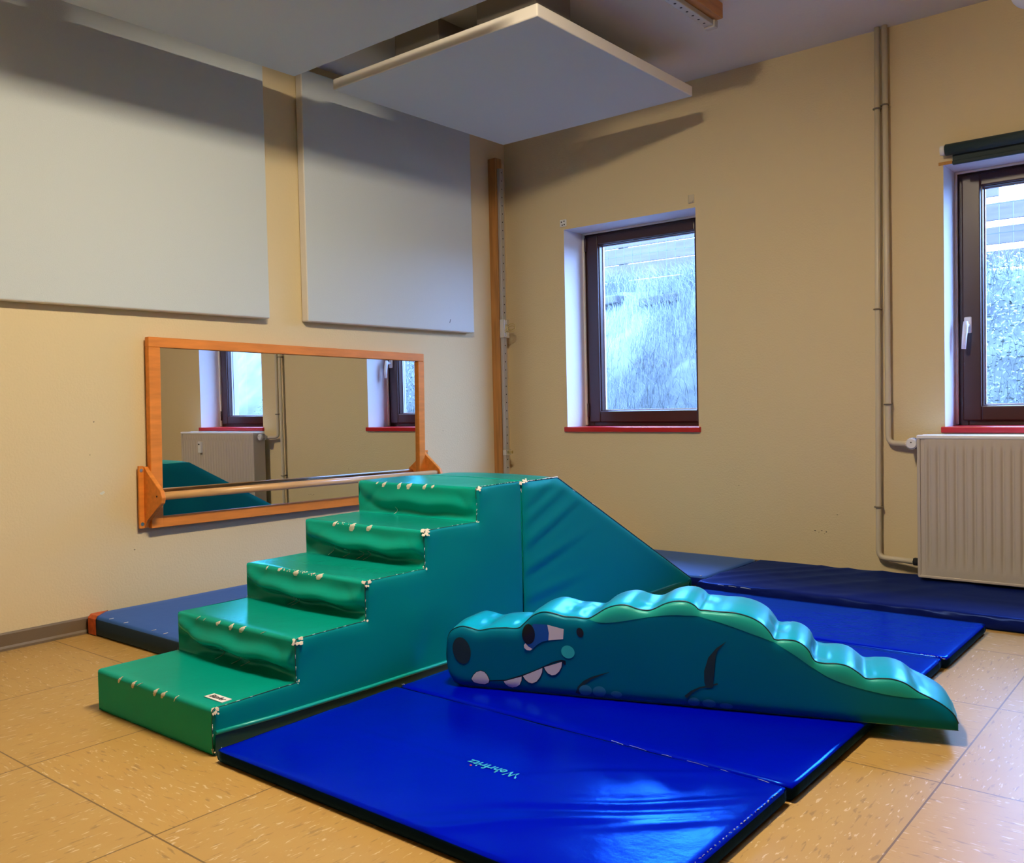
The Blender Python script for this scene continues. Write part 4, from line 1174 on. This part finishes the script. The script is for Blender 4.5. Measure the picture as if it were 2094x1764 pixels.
# ------------------------------------------------------------------ crocodile
# side outline and prints, measured along the base line (m) and above the floor (m)
CROC = {
    'nostril': [(0.0123,0.1561),(0.0137,0.1474),(0.0137,0.1387),(0.0123,0.1305),(0.0095,0.1232),(0.0056,0.117),(0.0006,0.1125),(-0.0051,0.1097),(-0.0114,0.1088),(-0.0178,0.1099),(-0.024,0.1129),(-0.0298,0.1177),(-0.0348,0.124),(-0.0388,0.1315),(-0.0416,0.1398),(-0.0431,0.1486),(-0.0431,0.1573),(-0.0416,0.1655),(-0.0389,0.1729),(-0.0348,0.179),(-0.0298,0.1835),(-0.024,0.1863),(-0.0178,0.1871),(-0.0114,0.186),(-0.0052,0.1829),(0.0006,0.1781),(0.0055,0.1718),(0.0095,0.1643)],
    'eye_white': [(0.2499,0.2403),(0.2976,0.2309),(0.295,0.2026),(0.2501,0.1957)],
    'iris': [(0.2074,0.2404),(0.2317,0.2411),(0.2499,0.2403),(0.2538,0.2173),(0.2517,0.1959),(0.2347,0.192),(0.2183,0.1819),(0.2037,0.1681),(0.1896,0.1741),(0.1817,0.1853)],
    'pupil': [(0.2124,0.2128),(0.2123,0.2064),(0.2112,0.2001),(0.2092,0.1944),(0.2064,0.1894),(0.2029,0.1855),(0.199,0.1829),(0.1947,0.1816),(0.1904,0.1817),(0.1862,0.1833),(0.1824,0.1862),(0.1791,0.1904),(0.1766,0.1955),(0.1748,0.2014),(0.174,0.2078),(0.1742,0.2143),(0.1753,0.2205),(0.1773,0.2263),(0.1801,0.2312),(0.1836,0.2351),(0.1876,0.2378),(0.1918,0.239),(0.1961,0.2389),(0.2003,0.2373),(0.2041,0.2343),(0.2073,0.2302),(0.2099,0.225),(0.2116,0.2191)],
    'eye_lower_white': [(0.1837,0.1839),(0.1917,0.1754),(0.2042,0.1685),(0.1975,0.1641),(0.1873,0.1642),(0.1797,0.1703),(0.179,0.1781)],
    'ear_spot': [(0.3539,0.2278),(0.3546,0.2249),(0.3547,0.2219),(0.3544,0.219),(0.3535,0.2164),(0.3523,0.2142),(0.3506,0.2125),(0.3486,0.2114),(0.3464,0.211),(0.3441,0.2111),(0.3418,0.212),(0.3397,0.2135),(0.3378,0.2155),(0.3362,0.2179),(0.3351,0.2207),(0.3344,0.2237),(0.3342,0.2266),(0.3346,0.2295),(0.3354,0.2321),(0.3367,0.2343),(0.3384,0.236),(0.3404,0.2371),(0.3426,0.2376),(0.3449,0.2374),(0.3471,0.2365),(0.3493,0.235),(0.3512,0.233),(0.3527,0.2306)],
    'cheek': [(0.3199,0.181),(0.3231,0.178),(0.3255,0.1745),(0.327,0.1706),(0.3276,0.1665),(0.3273,0.1624),(0.3259,0.1586),(0.3237,0.1552),(0.3207,0.1523),(0.3171,0.1502),(0.313,0.1489),(0.3087,0.1485),(0.3044,0.1491),(0.3002,0.1505),(0.2964,0.1528),(0.2932,0.1557),(0.2908,0.1593),(0.2893,0.1632),(0.2887,0.1673),(0.289,0.1714),(0.2904,0.1753),(0.2926,0.1787),(0.2956,0.1815),(0.2993,0.1836),(0.3034,0.1849),(0.3077,0.1853),(0.312,0.1847),(0.3162,0.1833)],
    't1': [(0.0147,0.0667),(0.021,0.0785),(0.031,0.0885),(0.0439,0.0931),(0.0553,0.0904),(0.0636,0.0819),(0.07,0.0684),(0.0673,0.0603),(0.0557,0.0545),(0.0366,0.0545),(0.0217,0.0577)],
    't2': [(0.1149,0.0681),(0.1692,0.0863),(0.1685,0.0745),(0.1624,0.0622),(0.1519,0.0546),(0.1394,0.0512),(0.1291,0.0535),(0.1201,0.0595)],
    't3': [(0.1733,0.0883),(0.2322,0.1156),(0.2307,0.103),(0.2243,0.0888),(0.2139,0.0755),(0.2003,0.0693),(0.1893,0.0715),(0.1801,0.0786)],
    't4': [(0.2371,0.1183),(0.2905,0.1378),(0.2886,0.123),(0.2811,0.1089),(0.2709,0.0999),(0.26,0.0971),(0.2489,0.1013),(0.2418,0.1093)],
    'mouth': [(0.0368,0.0609),(0.0792,0.0648),(0.1215,0.0697),(0.1718,0.088),(0.205,0.1021),(0.2338,0.1164),(0.2662,0.1328),(0.2879,0.1388),(0.2947,0.1355),(0.2975,0.1291),(0.3014,0.1302),(0.3006,0.1412),(0.2877,0.1434),(0.2651,0.136),(0.2324,0.1195),(0.2037,0.1052),(0.1707,0.0913),(0.1209,0.0732),(0.0792,0.068),(0.0368,0.0625)],
    'arm': [(0.4242,0.1188),(0.4024,0.1115),(0.3742,0.1014),(0.3507,0.0875),(0.334,0.0702),(0.3271,0.051),(0.3398,0.048),(0.3454,0.0645),(0.357,0.0803),(0.377,0.0953),(0.4036,0.1079),(0.4246,0.1177)],
    'leg': [(0.7446,0.227),(0.7178,0.207),(0.6961,0.1799),(0.6848,0.1424),(0.685,0.1131),(0.6895,0.0988),(0.7074,0.1003),(0.7043,0.1366),(0.7083,0.1662),(0.7213,0.1999)],
    'foot': [(0.7195,0.1137),(0.6981,0.1061),(0.6727,0.0995),(0.6495,0.0874),(0.6318,0.0716),(0.638,0.065),(0.6534,0.0816),(0.6739,0.0954),(0.6989,0.1018),(0.7205,0.1095)],
    'toe1': [(0.3747,0.0609),(0.3737,0.0575),(0.3718,0.0544),(0.3692,0.0515),(0.3659,0.0493),(0.3622,0.0476),(0.3581,0.0466),(0.354,0.0465),(0.35,0.0471),(0.3464,0.0484),(0.3432,0.0504),(0.3407,0.053),(0.339,0.056),(0.3382,0.0594),(0.3383,0.0628),(0.3393,0.0663),(0.3412,0.0694),(0.3438,0.0723),(0.3471,0.0745),(0.3509,0.0762),(0.3549,0.0771),(0.359,0.0773),(0.363,0.0767),(0.3667,0.0753),(0.3698,0.0733),(0.3723,0.0707),(0.374,0.0677),(0.3748,0.0644)],
    'toe2': [(0.4146,0.0608),(0.4136,0.0575),(0.4117,0.0543),(0.409,0.0515),(0.4057,0.0492),(0.4018,0.0476),(0.3977,0.0467),(0.3934,0.0465),(0.3893,0.0471),(0.3855,0.0484),(0.3822,0.0504),(0.3796,0.053),(0.3778,0.056),(0.377,0.0594),(0.377,0.0628),(0.3781,0.0662),(0.38,0.0694),(0.3827,0.0722),(0.3861,0.0744),(0.3899,0.0761),(0.3941,0.077),(0.3983,0.0771),(0.4025,0.0765),(0.4062,0.0752),(0.4095,0.0732),(0.4121,0.0706),(0.4138,0.0676),(0.4147,0.0643)],
    'toe3': [(0.4602,0.0576),(0.4595,0.0556),(0.4581,0.0537),(0.4559,0.0521),(0.4531,0.0507),(0.45,0.0498),(0.4465,0.0493),(0.4429,0.0493),(0.4394,0.0497),(0.4362,0.0505),(0.4333,0.0518),(0.431,0.0533),(0.4294,0.0552),(0.4285,0.0572),(0.4284,0.0592),(0.4292,0.0613),(0.4306,0.0631),(0.4328,0.0648),(0.4356,0.0661),(0.4388,0.067),(0.4422,0.0675),(0.4458,0.0675),(0.4493,0.0671),(0.4526,0.0663),(0.4554,0.065),(0.4577,0.0634),(0.4593,0.0616),(0.4602,0.0596)],
    'toe4': [(0.6722,0.0565),(0.6713,0.0537),(0.6698,0.0511),(0.6676,0.0488),(0.6648,0.047),(0.6616,0.0456),(0.6581,0.0449),(0.6546,0.0447),(0.6511,0.0452),(0.6479,0.0463),(0.6451,0.048),(0.6429,0.0501),(0.6414,0.0526),(0.6407,0.0553),(0.6407,0.0582),(0.6415,0.061),(0.6431,0.0636),(0.6453,0.0658),(0.6481,0.0677),(0.6513,0.069),(0.6548,0.0698),(0.6584,0.0699),(0.6618,0.0694),(0.665,0.0683),(0.6677,0.0666),(0.6699,0.0645),(0.6714,0.062),(0.6722,0.0593)],
    'toe5': [(0.714,0.0559),(0.7132,0.0533),(0.7115,0.0509),(0.7091,0.0488),(0.706,0.0471),(0.7024,0.0458),(0.6986,0.0452),(0.6946,0.0451),(0.6907,0.0456),(0.6871,0.0467),(0.6839,0.0482),(0.6814,0.0503),(0.6796,0.0526),(0.6787,0.0552),(0.6786,0.0578),(0.6795,0.0604),(0.6812,0.0628),(0.6836,0.065),(0.6867,0.0667),(0.6903,0.0679),(0.6941,0.0686),(0.6981,0.0686),(0.702,0.0681),(0.7056,0.067),(0.7087,0.0655),(0.7113,0.0634),(0.713,0.0611),(0.714,0.0586)],
    'toe6': [(0.7578,0.0527),(0.7571,0.0508),(0.7556,0.049),(0.7534,0.0474),(0.7505,0.0462),(0.7472,0.0453),(0.7435,0.0449),(0.7398,0.0448),(0.7361,0.0452),(0.7326,0.0461),(0.7296,0.0473),(0.7271,0.0488),(0.7254,0.0506),(0.7244,0.0525),(0.7243,0.0545),(0.725,0.0565),(0.7265,0.0582),(0.7288,0.0598),(0.7316,0.0611),(0.735,0.0619),(0.7386,0.0624),(0.7424,0.0624),(0.7461,0.062),(0.7495,0.0611),(0.7525,0.0599),(0.755,0.0584),(0.7567,0.0566),(0.7577,0.0547)],
    'TOP': [(-0.0684,0.132),(-0.0677,0.1563),(-0.0627,0.1809),(-0.0522,0.1997),(-0.0324,0.211),(-0.015,0.2153),(0.0106,0.2117),(0.0361,0.2066),(0.0744,0.2145),(0.1163,0.2188),(0.1578,0.2206),(0.1746,0.2338),(0.1996,0.2567),(0.2242,0.2691),(0.2445,0.2718),(0.2685,0.2685),(0.2963,0.2624),(0.328,0.2623),(0.3652,0.2607),(0.3868,0.2722),(0.4181,0.2922),(0.4489,0.3026),(0.4756,0.3037),(0.5018,0.2961),(0.5318,0.2929),(0.5504,0.2977),(0.5803,0.3134),(0.6098,0.322),(0.6389,0.3221),(0.6604,0.313),(0.6728,0.3009),(0.6782,0.3019),(0.7227,0.3),(0.7649,0.2988),(0.8031,0.2902),(0.8339,0.2741),(0.8542,0.2522),(0.8642,0.2357),(0.8913,0.2361),(0.9183,0.2344),(0.9382,0.2241),(0.9513,0.2091),(0.9611,0.1887),(0.9841,0.1816),(1.0202,0.1826),(1.0461,0.1776),(1.0685,0.1638),(1.0876,0.1504),(1.1195,0.153),(1.151,0.1532),(1.179,0.1452),(1.2068,0.1271),(1.2405,0.1114),(1.2678,0.0953),(1.2888,0.0753),(1.2977,0.056)],
    'BAND': [(0.3652,0.2603),(0.4058,0.2555),(0.4443,0.259),(0.5014,0.2706),(0.5576,0.2821),(0.6129,0.289),(0.6329,0.2887),(0.6672,0.2892),(0.6869,0.2845),(0.74,0.272),(0.8026,0.2524),(0.8574,0.2338),(0.9112,0.2045),(0.9609,0.1711),(1.0035,0.1481),(1.0585,0.1317),(1.1223,0.1198),(1.1694,0.1153),(1.219,0.1142),(1.2374,0.1125)],
}

CA = math.radians(19.73)
CP = Vector((1.778, -2.379, 0.0))
CROC_T = 0.205
t = thing('foam_crocodile', 'long teal vinyl crocodile with a scalloped cyan back, lying on the blue mats', 'foam crocodile', (CP.x, CP.y, 0.0), None, CA)
TOP = CROC['TOP']
def cub(P, s):
    """monotone-ish interpolation through the measured outline"""
    if s <= P[0][0]: return P[0][1]
    if s >= P[-1][0]: return P[-1][1]
    for i in range(len(P) - 1):
        if P[i][0] <= s <= P[i + 1][0]:
            x0, y0 = P[i]; x1, y1 = P[i + 1]
            h = x1 - x0
            if h < 1e-6: return y1
            def sl(j):
                if j <= 0 or j >= len(P) - 1: return None
                return (P[j + 1][1] - P[j - 1][1]) / max(1e-4, P[j + 1][0] - P[j - 1][0])
            d = (y1 - y0) / h
            m0, m1 = sl(i), sl(i + 1)
            m0 = d if m0 is None else max(-3 * abs(d) - 0.4, min(3 * abs(d) + 0.4, m0)); m1 = d if m1 is None else max(-3 * abs(d) - 0.4, min(3 * abs(d) + 0.4, m1))
            u = (s - x0) / h
            return ((2 * u ** 3 - 3 * u ** 2 + 1) * y0 + (u ** 3 - 2 * u ** 2 + u) * h * m0 + (-2 * u ** 3 + 3 * u ** 2) * y1 + (u ** 3 - u ** 2) * h * m1)
S0, S1 = TOP[0][0], TOP[-1][0]
ZB = 0.0395
def ztop(s): return cub(TOP, s)
BOT = [(S0, 0.118), (-0.066, 0.098), (-0.060, 0.072), (-0.048, 0.052), (-0.03, 0.043), (0.0, ZB), (S1, ZB)]
def zbot(s):
    for (a, za), (b, zb) in zip(BOT, BOT[1:]):
        if a <= s <= b: return za + (zb - za) * (s - a) / (b - a)
    return ZB
def face_off(s, z):
    zt, zb = ztop(s), zbot(s)
    v = max(0.0, min(1.0, (z - zb) / max(1e-4, zt - zb)))
    H = zt - zb
    rim = min(z - zb, zt - z, (s - S0) * 1.2, (S1 - s) * 1.2)
    rim = max(0.0, rim)
    R = 0.030
    k = math.sqrt(max(0.0, 1 - (1 - min(1, rim / R)) ** 2))
    return 0.015 * k + 0.003 * nz(s * 3, z * 5, 0.5) * k
# in the thing's own axes: x along the base, -y towards the viewer's side
def P3(s, z, lift=0.0): return Vector((s, -(face_off(s, z) + lift), z))
svals = []
n = 240
for i in range(n + 1):
    u = i / n
    svals.append(S0 + (S1 - S0) * (0.5 - 0.5 * math.cos(math.pi * u)) * 0.35 + (S1 - S0) * u * 0.65)
svals[0], svals[-1] = S0 + 1e-5, S1 - 1e-5
BAND = CROC['BAND']
def zband(s):
    if s < BAND[0][0] or s > BAND[-1][0]: return None
    return min(ztop(s), cub(BAND, s))
def sheet(name, lo, hi, ss, mt, rows, side, lift=0.0):
    V, Fc = [], []
    for s in ss:
        a, b = lo(s), hi(s)
        for r in range(rows + 1):
            u = r / rows
            z = a + (b - a) * (0.5 - 0.5 * math.cos(math.pi * u))
            p = P3(s, z, lift)
            if side < 0: p = Vector((p.x, CROC_T - p.y, p.z))
            V.append(p)
    for c in range(len(ss) - 1):
        for r in range(rows):
            a = c * (rows + 1) + r; q = (a, a + rows + 1, a + rows + 2, a + 1)
            Fc.append(q if side > 0 else q[::-1])
    return pyd(name, V, Fc, mt, t, True, loc=(0, 0, 0))
body = sheet('side_cover', zbot, ztop, svals, 'croc_side', 26, 1)
sheet('side_cover', zbot, ztop, svals, 'croc_side', 12, -1)
bs = [s for s in svals if BAND[0][0] < s < BAND[-1][0]]
sheet('crest_print', lambda s: zband(s), lambda s: ztop(s) - 0.0005, bs, 'croc_band', 8, 1, 0.0009)
# top strip over the scallops, with slack folds in the valleys
V, Fc = [], []
rows = 18
path = [(S0, 0.10), (S0, 0.118)] + [(s, ztop(s)) for s in svals[1:]]
path = [(-0.048, 0.052), (-0.060, 0.072), (-0.066, 0.098), (S0, 0.118)] + [(s, ztop(s)) for s in svals]
for k, (s, z) in enumerate(path):
    a, b = path[max(0, k - 1)], path[min(len(path) - 1, k + 1)]
    tx, tz = b[0] - a[0], b[1] - a[1]; l = math.hypot(tx, tz) or 1
    nx_, nz_ = -tz / l, tx / l
    if nz_ < 0 and tz < 0: nx_, nz_ = -nx_, -nz_
    # curvature: >0 in a valley
    j0, j1 = path[max(0, k - 6)], path[min(len(path) - 1, k + 6)]
    cv = (j0[1] + j1[1]) / 2 - z
    for r in range(rows + 1):
        v = r / rows
        e = math.sin(math.pi * v) ** 0.5 if 0 < v < 1 else 0
        puff = 0.006 * e - min(0.006, max(-0.004, cv * 0.8)) * e * 0.5
        fold = 0.0028 * e * math.sin(v * 11 + s * 7 + 3 * nz(s * 5, v * 2, 0)) * smooth01(cv / 0.004) + 0.002 * e * nz(s * 14, v * 3, 2.0)
        V.append(Vector((s + nx_ * (puff + fold), CROC_T * v, z + nz_ * (puff + fold))))
for c in range(len(path) - 1):
    for r in range(rows):
        a = c * (rows + 1) + r; Fc.append((a, a + rows + 1, a + rows + 2, a + 1))
# underside
b0 = len(V)
und = [(-0.048, 0.052), (-0.03, 0.043), (0.0, ZB), (0.4, ZB), (0.8, ZB), (S1, ZB), (S1, ztop(S1))]
for (s, z) in und: V += [Vector((s, 0, z)), Vector((s, CROC_T, z))]
for i in range(len(und) - 1):
    a = b0 + 2 * i; Fc.append((a, a + 1, a + 3, a + 2))
pyd('back_cover', V, Fc, 'croc_top', t, True, loc=(0, 0, 0))
def ctube(name, pts, r, mt): 
    o = tube(name, pts, r, mt, t, 8); o.location = (0, 0, 0); return o
ctube('top_piping', [Vector((s, -0.0015, z + 0.0008)) for s, z in path[2:]], 0.0020, 'croc_seam')
ctube('base_welt', [Vector((-0.048, -0.002, 0.052)), Vector((-0.03, -0.003, 0.044))] + [Vector((s, -0.003, ZB + 0.001)) for s in (0.0, 0.3, 0.6, 0.9, 1.2, S1)], 0.0018, 'croc_seam_lo')

def decal(name, pts, mt, parent=body, lift=0.0012, cuts=2):
    bm = bmesh.new()
    vs = [bm.verts.new((s, 0, z)) for s, z in pts]
    f = bm.faces.new(vs)
    bmesh.ops.triangulate(bm, faces=[f])
    for _ in range(cuts):
        bmesh.ops.subdivide_edges(bm, edges=bm.edges[:], cuts=1, use_grid_fill=True)
    for v in bm.verts:
        zt, zb = ztop(v.co.x), zbot(v.co.x)
        z = min(max(v.co.z, zb + 0.0015), zt - 0.001)
        v.co = P3(v.co.x, z, lift)
    bm.normal_update()
    for f in bm.faces:
        if f.normal.y > 0: f.normal_flip()
    me = bpy.data.meshes.new(name); bm.to_mesh(me); bm.free()
    return link(name, me, mt, parent, True, loc=(0, 0, 0))
CB = t
decal('nostril', CROC['nostril'], 'croc_dark', CB)
eye = decal('eye', CROC['eye_white'], 'croc_white', CB, 0.0012)
decal('iris', CROC['iris'], 'croc_iris', eye, 0.0016)
decal('pupil', CROC['pupil'], 'croc_pupil', eye, 0.0024)
decal('eye_lower_white', CROC['eye_lower_white'], 'croc_white', eye, 0.0028)  # small white print along the lower edge of the eye
decal('ear_spot', CROC['ear_spot'], 'croc_pupil', CB)
decal('cheek_spot', CROC['cheek'], 'croc_cheek', CB)
decal('mouth_line', CROC['mouth'], 'croc_pupil', CB, 0.0010)
for k in ('t1', 't2', 't3', 't4'):
    # each tooth has a thin dark outline behind it
    P = CROC[k]; cx = sum(p[0] for p in P) / len(P); cz = sum(p[1] for p in P) / len(P)
    th = decal('tooth', P, 'croc_white', CB, 0.0020)
    decal('tooth_outline', [(cx + (a - cx) * 1.09, cz + (b - cz) * 1.09) for a, b in P], 'croc_pupil', th, 0.0013)
decal('front_leg_line', CROC['arm'], 'croc_dark', CB)
decal('hind_leg_line', CROC['leg'], 'croc_dark', CB)
decal('hind_foot_line', CROC['foot'], 'croc_dark', CB)
for k in ('toe1', 'toe2', 'toe3', 'toe4', 'toe5', 'toe6'):
    decal('toe', CROC[k], 'croc_toe', CB, 0.0018)

# ------------------------------------------------------------------ outside: overgrown bank, fences
def bank_z(x, y):
    y0 = 0.55
    if y < y0: b = 0.12
    elif y < 1.9: b = 0.12 + (y - y0) / 1.35 * 1.62
    else: b = 1.74 + (y - 1.9) * 0.10
    if x > 1.2: b -= 0.12 * smooth01((x - 1.2) / 1.0) * (1 if y > 1.0 else 0)
    return b + 0.07 * nz(x, y, 0.2, 1.7) + 0.03 * nz(x, y, 3.2, 5)
V, Fc = [], []
gx, gy = 150, 70
for j in range(gy + 1):
    y = 0.40 + 4.6 * (j / gy) ** 1.3
    for i in range(gx + 1):
        x = -5.5 + 11.5 * i / gx
        V.append((x, y, bank_z(x, y)))
for j in range(gy):
    for i in range(gx):
        a = j * (gx + 1) + i; Fc.append((a, a + 1, a + gx + 2, a + gx + 1))
tag(pyd('earth_bank', V, Fc, 'soil', None, True), 'steep pale earth bank rising close outside both windows', 'bank', None, 'structure')

rnd = random.Random(21)
def blades(n, xa, xb, ya, yb, hmin, hmax, wid, clump=None):
    V, Fc = [], []
    for k in range(n):
        x = rnd.uniform(xa, xb); y = rnd.uniform(ya, yb)
        if nz(x, y, 9.0, 2.2) < -0.15 and rnd.random() < 0.7: continue
        z = bank_z(x, y) - 0.01
        h = rnd.uniform(hmin, hmax); w = wid * rnd.uniform(0.6, 1.3)
        a = rnd.uniform(0, 2 * math.pi); lean = rnd.uniform(0.2, 1.0) * h
        dx, dy = math.cos(a) * lean, math.sin(a) * lean * 0.6 - 0.55 * lean
        px, py = -math.sin(a), math.cos(a)
        b0 = len(V)
        for i in range(5):
            u = i / 4; ww = w * (1 - u * 0.85)
            cx = x + dx * u * u; cy = y + dy * u * u; cz = z + h * (u - 0.45 * u * u * (lean / h))
            V += [(cx - px * ww, cy - py * ww, cz), (cx + px * ww, cy + py * ww, cz)]
        for i in range(4):
            q = b0 + 2 * i; Fc.append((q, q + 1, q + 3, q + 2))
    return V, Fc
V, Fc = blades(26000, -3.0, 1.0, 0.80, 2.2, 0.10, 0.30, 0.0020)
V2, F2 = blades(5000, -3.2, 0.6, 1.7, 2.5, 0.12, 0.28, 0.0022)
o = len(V); V += V2; Fc += [tuple(i + o for i in f) for f in F2]
V2, F2 = blades(4500, 1.7, 3.6, 0.9, 2.3, 0.10, 0.26, 0.0022)
o = len(V); V += V2; Fc += [tuple(i + o for i in f) for f in F2]
tag(pyd('bank_grass', V, Fc, 'grass'), 'long pale grass hanging over the bank outside the left window', 'grass', None, 'stuff')
V, Fc = [], []
for k in range(16000):
    x = rnd.uniform(1.4, 4.2); y = rnd.uniform(0.5, 2.0); z = bank_z(x, y) + rnd.uniform(0.0, 0.12)
    s = rnd.uniform(0.006, 0.015)
    a = rnd.uniform(0, 6.283); tl = rnd.uniform(-0.9, 0.5)
    ux, uy, uz = math.cos(a), math.sin(a) * 0.5, math.sin(a) * 0.8
    vx_, vy_, vz_ = -math.sin(a) * 0.5, -0.5, math.cos(a) * 0.5 + tl * 0.3
    b0 = len(V)
    for (p, q) in ((-1, 0), (-0.2, 0.55), (0.5, 0.45), (1.1, 0), (0.5, -0.45), (-0.2, -0.55)):
        V.append((x + s * (p * ux + q * vx_), y + s * (p * uy + q * vy_), z + s * (p * uz + q * vz_)))
    Fc.append(tuple(range(b0, b0 + 6)))
tag(pyd('bank_leaves', V, Fc, 'leaf'), 'small-leaved creeping plants covering the bank outside the right window', 'leaves', None, 'stuff')
# stones along the crown of the bank
for i, (x, w, h) in enumerate(((-1.05, 0.34, 0.06), (-0.52, 0.42, 0.07), (0.05, 0.34, 0.05))):
    bm = bmesh.new(); bbox(bm, x - w / 2, x + w / 2, 1.74, 2.0, bank_z(x, 1.85) - 0.05, bank_z(x, 1.85) + h * 0.30, 0.012, 0, 2)
    for v in bm.verts:
        v.co += Vector((nz(*(v.co * 6)), nz(*(v.co * 5 + Vector((3, 3, 3)))), nz(*(v.co * 5 - Vector((5, 2, 1)))))) * 0.02
    lab = ['weathered stone block at the far left of the bank top outside the left window', 'weathered stone block in the middle of the bank top outside the left window', 'weathered stone block at the right of the bank top outside the left window'][i]
    tag(frombm('kerb_stone', bm, 'stone', None, False), lab, 'stone', 'stone blocks on the bank top')
# wire mesh fence
t = thing('wire_fence', 'light wire mesh fence on top of the grassy bank', 'fence', (0.0, 2.55, 1.8))
bm = bmesh.new(); x = -4.4
while x < 3.4:
    bbox(bm, x - 0.002, x + 0.002, 2.548, 2.552, 1.75, 3.1); x += 0.085
for z in (1.95, 2.15, 2.35, 2.55, 2.75, 2.95): bbox(bm, -4.4, 3.4, 2.552, 2.557, z - 0.0025, z + 0.0025)
frombm('wire_mesh', bm, 'fence', t)
for x in (-3.4, -1.1, 1.25, 3.3):
    box('fence_post', x - 0.025, x + 0.025, 2.56, 2.61, 1.6, 3.15, 'fence', t, 0.003)
# slatted timber screen behind
t = thing('board_screen', 'horizontal board screen standing behind the wire fence', 'fence', (-1.5, 4.4, 1.8))
for i in range(7):
    z = 1.85 + i * 0.185
    box('board', -5.6, 0.2, 4.40, 4.43, z, z + 0.178, 'board', t, 0.004)
for x in (-5.2, -3.6, -2.0, -0.4): box('screen_post', x, x + 0.08, 4.44, 4.52, 1.6, 3.6, 'board', t)
t = thing('board_screen', 'sloping-topped board screen seen through the right window', 'fence', (1.8, 4.2, 1.7))
for i in range(6):
    z = 1.72 + i * 0.20
    x1 = 2.75 - i * 0.21
    box('board', 0.4, x1, 4.20, 4.23, z, z + 0.145, 'board', t, 0.004)
for x in (0.7, 1.5): box('screen_post', x, x + 0.08, 4.24, 4.32, 1.4, 2.9, 'board', t)
